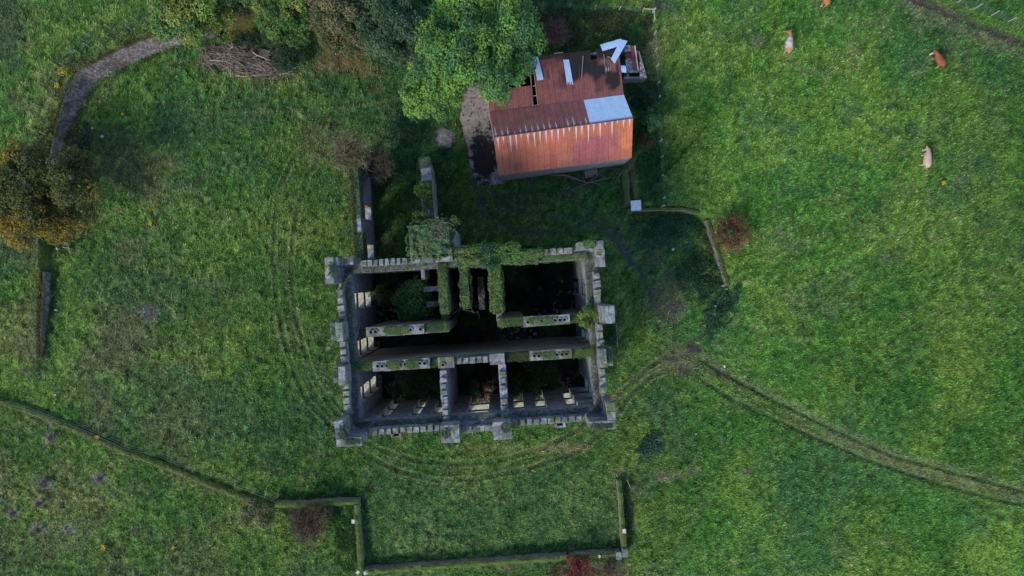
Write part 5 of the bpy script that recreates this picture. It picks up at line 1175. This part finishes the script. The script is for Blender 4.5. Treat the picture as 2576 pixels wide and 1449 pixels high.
# ------------------------------------------------------------------ trees
ASH = [(.15, .30, .055), (.115, .25, .06), (.08, .19, .07), (.105, .23, .06), (.17, .31, .055)]
def tp(px, py, z, *a, **k): return tree('x', px, py, z, *a, **k)
tree('ash_tree', 1192, 106, 13, 5.9, 4.6, ASH, 'big bright green ash tree overhanging the barn west end', nl=240, per=330, leaf=.22, trunk=.4, ry=5.5, lr=(.13, .20))
tree('ash_tree', 1088, 226, 9.5, 2.9, 2.6, ASH, 'bright green young ash in front of the big one, above the concrete yard', nl=78, per=380, leaf=.2, trunk=.2, lr=(.18, .27), ry=3.3)
tree('ash_tree', 1020, -40, 11, 3.6, 3.6, ASH[1:4], 'green ash at the top edge behind the dark sycamore', nl=34, per=420, leaf=.22, trunk=.3)
SYC = [(.065, .12, .055), (.085, .145, .07), (.115, .165, .085), (.05, .095, .045)]
tree('sycamore_tree', 992, 62, 12, 3.3, 3.9, SYC, 'dark glossy green sycamore left of the big ash', nl=60, per=700, leaf=.19, trunk=.3, ry=3.9)
BRN = [(.125, .125, .055), (.095, .12, .05), (.155, .135, .065), (.07, .10, .045)]
tree('beech_tree', 858, 48, 11.5, 3.1, 3.4, BRN, 'brownish green beech between the sycamore and the light green tree', nl=56, per=700, leaf=.18, trunk=.3, ry=3.2)
YG = [(.17, .25, .05), (.13, .215, .045), (.20, .25, .05), (.09, .17, .045)]
tree('lime_tree', 722, 30, 10, 3.0, 3.0, YG[1:] + [(.06, .13, .03)], 'light green tree above the brush pile', nl=50, per=640, leaf=.2, trunk=.25, ry=3.0)
tree('maple_tree', 478, 26, 10, 3.9, 3.3, YG, 'yellow green maple overhanging the end of the curved retaining wall', nl=60, per=680, leaf=.21, trunk=.3, ry=3.6)
tree('maple_tree', 605, -30, 9, 2.3, 2.4, [(.07, .13, .045), (.09, .15, .045)], 'darker green maple at the top edge beside the brown clearing', nl=34, per=500, leaf=.2, trunk=.2)
def autumn(pos, C):
    f = vn(pos[:, 0], pos[:, 1], 1.5, 71) * .65 + vn(pos[:, 0], pos[:, 1], .5, 73) * .45; south = np.clip((-pos[:, 1] - .3) / 3.2, 0, 1) + np.clip((-pos[:, 0] - 1.5) / 3, 0, 1) * .7; m = ss(.70, 1.1, f + south * .5 + .06)[:, None] * .8
    return C * (1 - m) + np.array([[.30, .20, .025]]) * rng.uniform(.5, 1.5, (len(pos), 1)) * m
tree('autumn_tree', 104, 502, 8, 6.4, 3.0, [(.095, .12, .035), (.07, .09, .03), (.13, .135, .035)], 'turning tree with orange yellow outer leaves at the left edge', nl=150, per=480, leaf=.2, trunk=.35, lr=(.16, .26), ry=4.8, patch=autumn)
twiggy('bare_tree', 880, 385, 6.5, 2.3, 2.2, (.17, .15, .085), 'olive brown bare tree at the north end of the wing wall', 'tree', 420, 1500, [(.10, .085, .04), (.07, .065, .03)], thick=.028, lsize=.1)
twiggy('bare_tree', 945, 415, 4.5, 2.1, 1.6, (.10, .085, .065), 'lower dark brown bare tree just east of the olive one', 'tree', 360, 1800, [(.055, .048, .03), (.075, .06, .04)], thick=.025, lsize=.1)
twiggy('dead_shrub', 1395, 82, 2.2, 1.9, 1.2, (.15, .09, .08), 'pinkish brown dead shrub north of the lean-to', 'shrub', 170, 900, [(.10, .045, .035), (.06, .06, .03)], thick=.022)
bush('laurel', 1335, 105, 3.5, 1.5, 1.6, [(.02, .045, .022), (.03, .065, .03)], 'dark shrub between the big ash and the dead shrub', 'shrub', 2400, .17)
twiggy('russet_shrub', 1838, 588, 2.2, 2.35, 1.2, (.22, .10, .06), 'rusty red shrub with a green centre outside the straight sunk wall', 'shrub', 170, 4200, [(.17, .075, .045), (.12, .055, .04), (.14, .10, .045), (.07, .09, .035)], thick=.022, lsize=.12)
bush('young_shoots', 1832, 590, 3.3, .55, .3, [(.06, .14, .05)], 'small green shoots rising through the russet shrub', 'shrub', 160, .13)
twiggy('purple_shrub', 775, 1317, 2.0, 2.6, 1.2, (.12, .075, .06), 'dark purple brown shrub under the garden wall corner', 'shrub', 260, 3600, [(.085, .05, .04), (.07, .06, .04), (.12, .075, .045)], thick=.024, lsize=.10)
bush('red_shrub', 1455, 1432, 2.0, 1.35, 1.2, [(.17, .022, .025), (.12, .02, .02), (.20, .045, .03)], 'crimson shrub at the bottom edge against the long garden wall', 'shrub', 2800, .14)
bush('red_shrub', 1432, 1408, 2.6, .4, .3, [(.30, .06, .03)], 'orange red sprig poking over the long garden wall', 'shrub', 220, .12)
twiggy('briar', 1395, 1440, 1.2, 1.1, .6, (.14, .11, .07), 'brown briar west of the crimson shrub', 'shrub', 70, 500, [(.06, .065, .03)], thick=.018)
twiggy('briar', 1535, 1430, 1.0, 1.5, .6, (.15, .10, .08), 'purplish briar in the angle by the corner block', 'shrub', 110, 900, [(.10, .06, .055), (.08, .08, .035)], thick=.018)
bush('thorn_bush', 706, 100, 1.9, 1.9, 1.2, [(.020, .055, .028), (.03, .075, .035)], 'dark blue green bush behind the brush pile', 'bush', 3000, .14)
bush('thorn_bush', 722, 148, 1.5, 1.5, 1.1, [(.020, .060, .030), (.03, .08, .035)], 'dark bush at the east end of the brush pile', 'bush', 2600, .14)
bush('thorn_bush', 616, 116, 1.6, 1.25, .9, [(.022, .055, .025), (.03, .07, .03)], 'small dark bush in the middle of the brush pile', 'bush', 1500, .14)
bush('elder_bush', 1640, 300, 2.0, 1.2, 1.0, [(.035, .09, .035), (.05, .12, .045)], 'dark elder between the barn east end and the wire fence', 'bush', 2000, .16)
bush('elder_bush', 1615, 245, 1.7, 1.3, .9, [(.012, .035, .016), (.02, .05, .022)], 'blackish bush in the shade beside the shed wall', 'bush', 2000, .16)
bush('fuchsia_bush', 1625, 350, 1.5, .9, .8, [(.015, .045, .02), (.03, .07, .03), (.10, .03, .02)], 'low dark bush with a few red sprigs east of the barn', 'bush', 1300, .14)
bush('hawthorn_bush', 1540, 805, 1.4, .75, .7, [(.03, .07, .03), (.05, .10, .04)], 'green bush inside the stone rail at the east door, upper one', 'bush', 900, .14)
bush('hawthorn_bush', 1537, 850, 1.2, .6, .6, [(.03, .07, .03), (.05, .09, .035)], 'green bush inside the stone rail at the east door, lower one', 'bush', 700, .14)
bush('pale_tussock', 640, 1290, .45, 1.7, .45, [(.15, .165, .07), (.12, .14, .05), (.17, .16, .08)], 'pale yellow green mound of coarse grass west of the purple brown shrub', 'grass mound', 3200, .16)
# nettle beds (ground cover)
def cover(poly, n, pal, lab, name='nettle_bed', h=(.25, .7), size=.16):
    q = np.array([(P(a, b).x, P(a, b).y) for a, b in poly]); x = rng.uniform(q[:, 0].min(), q[:, 0].max(), n * 2); y = rng.uniform(q[:, 1].min(), q[:, 1].max(), n * 2)
    k = inpoly(x + (vn(x, y, .8, 3) - .5) * 1.5, y + (vn(x, y, .8, 8) - .5) * 1.5, [tuple(v) for v in q]) & (vn(x, y, 1.1, 19) > .25); x, y = x[k][:n], y[k][:n]
    hh = (h[0] + (h[1] - h[0]) * vn(x, y, .9, 21)) * rng.uniform(.5, 1, len(x)); z = terr(x, y) + hh; C = np.array(pal)[rng.integers(0, len(pal), len(x))] * rng.uniform(.5, 1.5, (len(x), 1)) * (.7 + .6 * vn(x, y, .9, 21))[:, None]
    o = leaf_mesh(name, np.stack([x, y, z], 1), rdir(len(x)) * .8 + np.array([0, 0, .8]), rng.uniform(size * .6, size * 1.3, len(x)), C); tag(o, lab, 'weeds', kind='stuff')
NET = [(.03, .09, .04), (.045, .12, .055), (.025, .07, .032)]
cover([(1590, 540), (1750, 548), (1775, 600), (1795, 680), (1815, 720), (1760, 660), (1740, 610), (1680, 590), (1640, 600), (1600, 570)], 9000, NET, 'dark nettles at the foot of the sunk walls')
cover([(1745, 640), (1800, 680), (1825, 730), (1855, 740), (1850, 790), (1800, 830), (1770, 860), (1770, 800), (1735, 730), (1700, 680)], 8000, [(.03, .085, .045), (.04, .10, .04)], 'dark weeds on the bank south of the straight sunk wall')
cover([(1600, 1120), (1640, 1075), (1665, 1090), (1620, 1150), (1590, 1190)], 2500, [(.05, .115, .075), (.04, .09, .06)], 'blue green thistles near the mansion south east corner', 'thistle_bed', (.2, .5))
cover([(1572, 1215), (1590, 1220), (1590, 1280), (1582, 1400), (1574, 1400)], 2500, [(.05, .10, .08), (.04, .09, .06)], 'bluish leaf strip painting the shadow along the outside of the east garden wall', 'thistle_bed', (.2, .5))  # blue green leaves added in place of the wall's cast shadow
cover([(820, 1285), (890, 1280), (895, 1440), (860, 1440), (840, 1350)], 3500, [(.035, .10, .02), (.05, .12, .025)], 'lush green weeds inside the angle of the garden walls', 'weed_bed', (.1, .4))
cover([(1350, 20), (1640, 35), (1640, 110), (1610, 110), (1500, 95), (1420, 120), (1350, 60)], 9000, [(.03, .075, .025), (.05, .085, .03), (.09, .085, .04)], 'rough tall weeds in the plot north of the lean-to', 'weed_bed', (.15, .6))
cover([(1600, 200), (1655, 215), (1665, 400), (1660, 500), (1620, 515), (1600, 420)], 7000, [(.035, .10, .03), (.055, .14, .04)], 'rough grass strip between barn and wire fence', 'weed_bed', (.15, .5))
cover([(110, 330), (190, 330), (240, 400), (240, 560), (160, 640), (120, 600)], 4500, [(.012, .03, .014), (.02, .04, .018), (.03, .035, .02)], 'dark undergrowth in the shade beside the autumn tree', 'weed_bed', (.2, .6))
cover([(200, 150), (430, 70), (440, 95), (330, 120), (250, 165), (190, 240), (150, 330), (120, 330), (140, 250)], 7000, [(.085, .10, .035), (.05, .085, .03), (.11, .10, .05)], 'long brownish grass on the rim of the curved retaining wall', 'long_grass', (.1, .45), .14)
cover([(1175, 625), (1350, 618), (1390, 628), (1390, 640), (1175, 650)], 3500, [(.018, .05, .025), (.03, .07, .035)], 'weeds along the foot of the mansion north wall', 'weed_bed', (.3, .9))
for px, py, r_, lab in ((108, 1216, .8, 'largest clump of faded purple thistles in the bottom left field'), (250, 1205, .55, 'faded thistle clump right of the largest one'), (98, 1268, .5, 'small thistle clump just below the largest one'),
                        (128, 1102, .5, 'thistle clump nearest the turf bank'), (95, 1335, .6, 'thistle clump at the bottom left, left of the pale grass'), (32, 1292, .5, 'thistle clump closest to the left edge of the field')):
    twiggy('thistle_clump', px, py, .5, r_, .3, (.16, .13, .12), lab, 'thistles', 40, 260, [(.15, .125, .12), (.10, .08, .085), (.13, .14, .06)], thick=.012, lsize=.1)
for px, py, r_, lab in ((383, 563, .28, 'lone yellow ragwort on the lawn west of the mansion'), (315, 290, .16, 'tiny yellow ragwort below the curved retaining wall'), (165, 184, .55, 'patch of yellow ragwort on the rim of the curved retaining wall'),
                        (150, 218, .3, 'smaller yellow ragwort left of the rim patch'), (250, 1098, .3, 'yellow ragwort on the turf bank'), (266, 1372, .35, 'yellow ragwort in the bottom left field'), (441, 1373, .2, 'small yellow ragwort below the bank middle'), (2367, 462, .28, 'lone yellow ragwort below the cream cow')):
    g = G(px, py); root = empty('ragwort', g, 0, lab, 'flower'); n = int(60 * r_ / .3); q = rdir(n) * np.array([r_, r_, .1]) * rng.random((n, 1)) ** .5; q[:, 2] = .45 + np.abs(q[:, 2])
    leaf_mesh('flower_heads', q, rdir(n) * .4 + np.array([0, 0, 1]), rng.uniform(.07, .12, n), np.tile([[.62, .48, .02]], (n, 1)), root)
    q2 = rdir(n) * np.array([r_, r_, .2]) * rng.random((n, 1)); q2[:, 2] = .1 + np.abs(q2[:, 2]); leaf_mesh('leaves', q2, rdir(n) + np.array([0, 0, 1]), rng.uniform(.1, .16, n), np.tile([[.05, .10, .03]], (n, 1)), root)

# ------------------------------------------------------------------ brush pile
def brush():
    g = P(615, 140, .5); root = empty('brush_pile', (g.x, g.y, 0), 0, 'heap of cut grey brown branches below the light green tree', 'brush pile'); mb = MB()
    outl = [(a, b) for a, b in ((527, 152), (560, 130), (590, 120), (610, 100), (640, 130), (675, 145), (690, 180), (640, 192), (600, 190), (560, 165))]
    import itertools
    def rp():
        while True:
            a = random.uniform(530, 692); b = random.uniform(102, 192)
            if inpoly(np.array([a]), np.array([b]), outl)[0]: return a, b
    for k in range(520):
        a, b = rp()
        if k % 5 == 0: a = random.uniform(515, 620); b = random.uniform(118, 172)
        elif k % 7 == 0: a = random.uniform(640, 720); b = random.uniform(150, 196)
        z = random.uniform(.1, .9) * (1 - min(1, math.hypot((a - 625) / 95, (b - 155) / 48)) * .75) + .1; p = P(a, b, 0) - Vector((g.x, g.y, 0)); ang = random.gauss(-.25, .75) + (PI if random.random() < .3 else 0)
        ln = random.uniform(.7, 2.6); d = Vector((math.cos(ang), math.sin(ang), random.uniform(-.12, .12))); n = Vector((-d.y, d.x, 0)); c = random.uniform(-.15, .15) * ln
        pts = [p + Vector((0, 0, z)) + d * (t - .5) * ln + n * c * math.sin(t * PI) + Vector((0, 0, random.uniform(-.04, .04))) for t in (0, .3, .6, 1)]
        r = random.choice([.018, .022, .03, .045]); cc = random.choice([(.23, .18, .15), (.16, .12, .10), (.30, .26, .21), (.11, .08, .075)])
        mb.tube(pts, [r, r * .9, r * .7, r * .35], 4, False, cc)
        for q in range(2): s = pts[1].lerp(pts[3], random.random()); mb.tube([s, s + Vector((random.gauss(0, .3), random.gauss(0, .3), random.uniform(0, .2)))], [r * .5, r * .2], 3, False, cc)
    mb.build('branches', M['twig'], root, True, True)
    for pts, z, r in ((((592, 190), (610, 192), (640, 190), (690, 187)), .3, .06), (((526, 152), (545, 151), (570, 155), (595, 170), (610, 178)), .5, .045), (((607, 92), (607, 104), (598, 112), (575, 124)), .6, .06), (((635, 130), (645, 138), (680, 152)), .9, .06)):
        m2 = MB(); q = [P(a, b, z) - Vector((g.x, g.y, 0)) for a, b in pts]; m2.tube(q, [r * (1 - .12 * i) for i in range(len(q))], 6, True, (.38, .33, .26)); m2.build('limb', M['twig'], root, True, True)
brush()
for pxs, z, r, lab in (([(689, 91), (687, 100), (689, 112)], .5, .08, 'white peeled log standing out among the dark bushes behind the brush pile'), ([(704, 119), (697, 123), (694, 128)], 1.6, .07, 'short curved white log on the dark bush'),
                       ([(767, 130), (762, 142), (768, 155)], .1, .03, 'pale forked stick in the grass east of the brush pile'), ([(450, 160), (458, 152), (470, 157)], .1, .03, 'small bent stick in the grass west of the brush pile'),
                       ([(155, 600), (163, 612), (172, 618), (176, 640)], .4, .05, 'pale fallen branch under the autumn tree'), ([(158, 622), (170, 623), (186, 627)], .2, .04, 'pale stick crossing the fallen branch under the autumn tree'),
                       ([(1577, 1206), (1582, 1218), (1587, 1228)], .4, .05, 'leaning grey stick at the north end of the east garden wall'), ([(660, 66), (655, 78)], 1.5, .09, 'broken pale trunk stub beside the light green tree'),
                       ([(625, 72), (640, 92), (650, 108)], .4, .035, 'thin pale pole lying in the brown clearing'), ([(1680, 790), (1684, 782), (1688, 776)], .1, .04, 'short straw coloured stick on the trampled ground east of the mansion')):
    dead_branch(pxs, z, r, lab, 'fallen_stick', (.36, .32, .25), 0)

# ------------------------------------------------------------------ cattle
def cow(lab, wpx, rpx, poll, muzzle, base, patches, side, ears=1, sc=1.1, leg=(.45, .38, .28), group='cattle grazing in the east field'):
    """pixels: withers, rump, poll, muzzle (as seen at their heights)"""
    W_ = G(*wpx, 1.32 * sc); Rm = G(*rpx, 1.28 * sc); zg = W_.z
    pl = P(*poll, zg + .95 * sc); mz = P(*muzzle, zg + .28 * sc)
    o0 = Vector((Rm.x, Rm.y, zg)); w_ = Vector((W_.x, W_.y, 0)) - Vector((o0.x, o0.y, 0)); d = w_.normalized(); n = Vector((-d.y, d.x, 0))
    pl = Vector((pl.x - o0.x, pl.y - o0.y, .95 * sc)); mz = Vector((mz.x - o0.x, mz.y - o0.y, .28 * sc))
    v = []; e = []; r = []
    def add(p, rad, par=None):
        v.append(Vector(p)); r.append(rad)
        if par is not None: e.append((par, len(v) - 1))
        return len(v) - 1
    Lb = w_.length; bow = n * side * .10
    up = lambda z: Vector((0, 0, z * sc))
    pelv = add(d * .12 + up(1.0), (.27 * sc, .30 * sc)); b1 = add(d * Lb * .36 + bow + up(.93), (.37 * sc, .35 * sc), pelv); b2 = add(d * Lb * .68 + bow * .7 + up(.93), (.35 * sc, .35 * sc), b1)
    wi = add(d * Lb * .98 + up(1.0), (.24 * sc, .31 * sc), b2); rum = add(d * -.16 + up(1.05), (.20 * sc, .17 * sc), pelv)
    nk0 = d * Lb * .98 + up(1.0); nk = nk0.lerp(pl, .55) + up(.02); k1 = add(nk, (.15 * sc, .18 * sc), wi); k2 = add(pl, (.12 * sc, .13 * sc), k1)
    k3 = add(pl.lerp(mz, .5), (.09 * sc, .10 * sc), k2); k4 = add(mz, (.07 * sc, .065 * sc), k3)
    hd = (mz - pl).normalized(); sn = hd.cross(Vector((0, 0, 1))).normalized()
    for s_ in (-1, 1): ea = add(pl + sn * s_ * .17 * sc + up(.02), (.05 * sc, .03 * sc), k2); add(pl + sn * s_ * .29 * sc - hd * .03, (.035 * sc, .015 * sc), ea)
    for s_ in (-1, 1):
        st = random.uniform(-.14, .14)
        hp_ = add(d * .05 + n * s_ * .18 * sc + up(.80), (.15 * sc, .17 * sc), pelv); kn = add(d * .14 + n * s_ * .19 * sc + up(.60), (.10 * sc, .11 * sc), hp_); hk = add(d * (-.06 + st) + n * s_ * .19 * sc + up(.38), (.06 * sc, .065 * sc), kn)
        pa = add(d * (-.02 + st) + n * s_ * .19 * sc + up(.12), (.05 * sc, .045 * sc), hk); add(d * (.04 + st) + n * s_ * .19 * sc + up(.02), (.055 * sc, .05 * sc), pa)
        st = random.uniform(-.14, .14)
        sh = add(d * (Lb * .92) + n * s_ * .16 * sc + up(.74), (.12 * sc, .14 * sc), wi); fk = add(d * (Lb * .92 + .03 + st) + n * s_ * .17 * sc + up(.42), (.07 * sc, .07 * sc), sh)
        fa = add(d * (Lb * .92 + st) + n * s_ * .17 * sc + up(.14), (.05 * sc, .045 * sc), fk); add(d * (Lb * .92 + .05 + st) + n * s_ * .17 * sc + up(.02), (.055 * sc, .05 * sc), fa)
    tl = add(d * -.29 + n * .02 + up(.98), (.03 * sc, .03 * sc), rum); t2 = add(d * -.33 + n * .05 + up(.65), (.02 * sc, .02 * sc), tl); add(d * -.31 + n * .08 + up(.40), (.04 * sc, .035 * sc), t2)
    me = bpy.data.meshes.new('cow_rig'); me.from_pydata(v, e, []); ob = bpy.data.objects.new('cow_rig', me); col.objects.link(ob)
    sk = ob.modifiers.new('s', 'SKIN'); sk.use_smooth_shade = True; sb = ob.modifiers.new('u', 'SUBSURF'); sb.levels = 2; sb.render_levels = 2
    for i, vv in enumerate(me.skin_vertices[0].data): vv.radius = r[i]; vv.use_root = (i == 0)
    dg = bpy.context.evaluated_depsgraph_get(); m2 = bpy.data.meshes.new_from_object(ob.evaluated_get(dg)); bpy.data.objects.remove(ob)
    co = np.zeros(len(m2.vertices) * 3); m2.vertices.foreach_get('co', co); co = co.reshape(-1, 3)
    C = np.tile(np.array([base]), (len(co), 1)).astype(float)
    pd = co - np.array(pl); hz = (np.linalg.norm(co - np.array(pl.lerp(mz, .6)), axis=1)); low = ss(.62, .40, co[:, 2]); C = C * (1 - low[:, None]) + np.array([leg]) * low[:, None]
    along = (co @ np.array(d)) / Lb; f = vn(co[:, 0] + 40, co[:, 1] + co[:, 2] * .8, .33, int(100 * sc) + 5)
    C = patches(C, co, along, f, hz, sc); a = m2.color_attributes.new('Col', 'FLOAT_COLOR', 'POINT'); CC = np.ones((len(co), 4)); CC[:, :3] = np.clip(C, 0, .9); a.data.foreach_set('color', CC.astype(np.float32).ravel())
    m2.polygons.foreach_set('use_smooth', [True] * len(m2.polygons)); m2.name = 'cow'; m2.materials.clear(); m2.materials.append(M['hide'])
    o = bpy.data.objects.new('cow', m2); col.objects.link(o); o.location = o0; tag(o, lab, 'cow', group); return o
def pw(C, m, c): return C * (1 - m[:, None]) + np.array([c]) * m[:, None]
cow('white and tan cow with a tan neck grazing nearest the wire fence', (1993.5, 95), (1989, 124), (1987, 80), (1972, 79), (.55, .50, .47),
    lambda C, co, al, f, hz, s: pw(pw(pw(C, ss(.95, 1.15, al), (.42, .20, .09)), ss(.30, .1, al) * ss(.3, .6, f + .2), (.40, .22, .12)), ss(.62, .72, f) * (al > .25) * (al < .9), (.35, .28, .27)), 1)
cow('red brown cow with a white face grazing below the cattle trail', (2367, 135), (2377, 158), (2352, 130), (2338, 138), (.26, .075, .035),
    lambda C, co, al, f, hz, s: pw(pw(C, ss(.5, .7, f) * .5, (.33, .12, .06)), ss(.30, .18, hz), (.58, .50, .48)), 1, sc=1.03)
cow('cream cow standing alone in the middle right of the field', (2343, 382), (2340, 413), (2334, 374), (2320, 379), (.52, .36, .24),
    lambda C, co, al, f, hz, s: pw(C, ss(.5, .75, f) * .4, (.44, .30, .24)), 1, leg=(.6, .55, .45))
cow('ginger cow cut off by the top edge of the photo', (2092, -28), (2084, 4), (2092, -44), (2084, -50), (.38, .14, .05),
    lambda C, co, al, f, hz, s: pw(C, ss(.5, .75, f) * .4, (.44, .18, .08)), 1, leg=(.6, .55, .45))
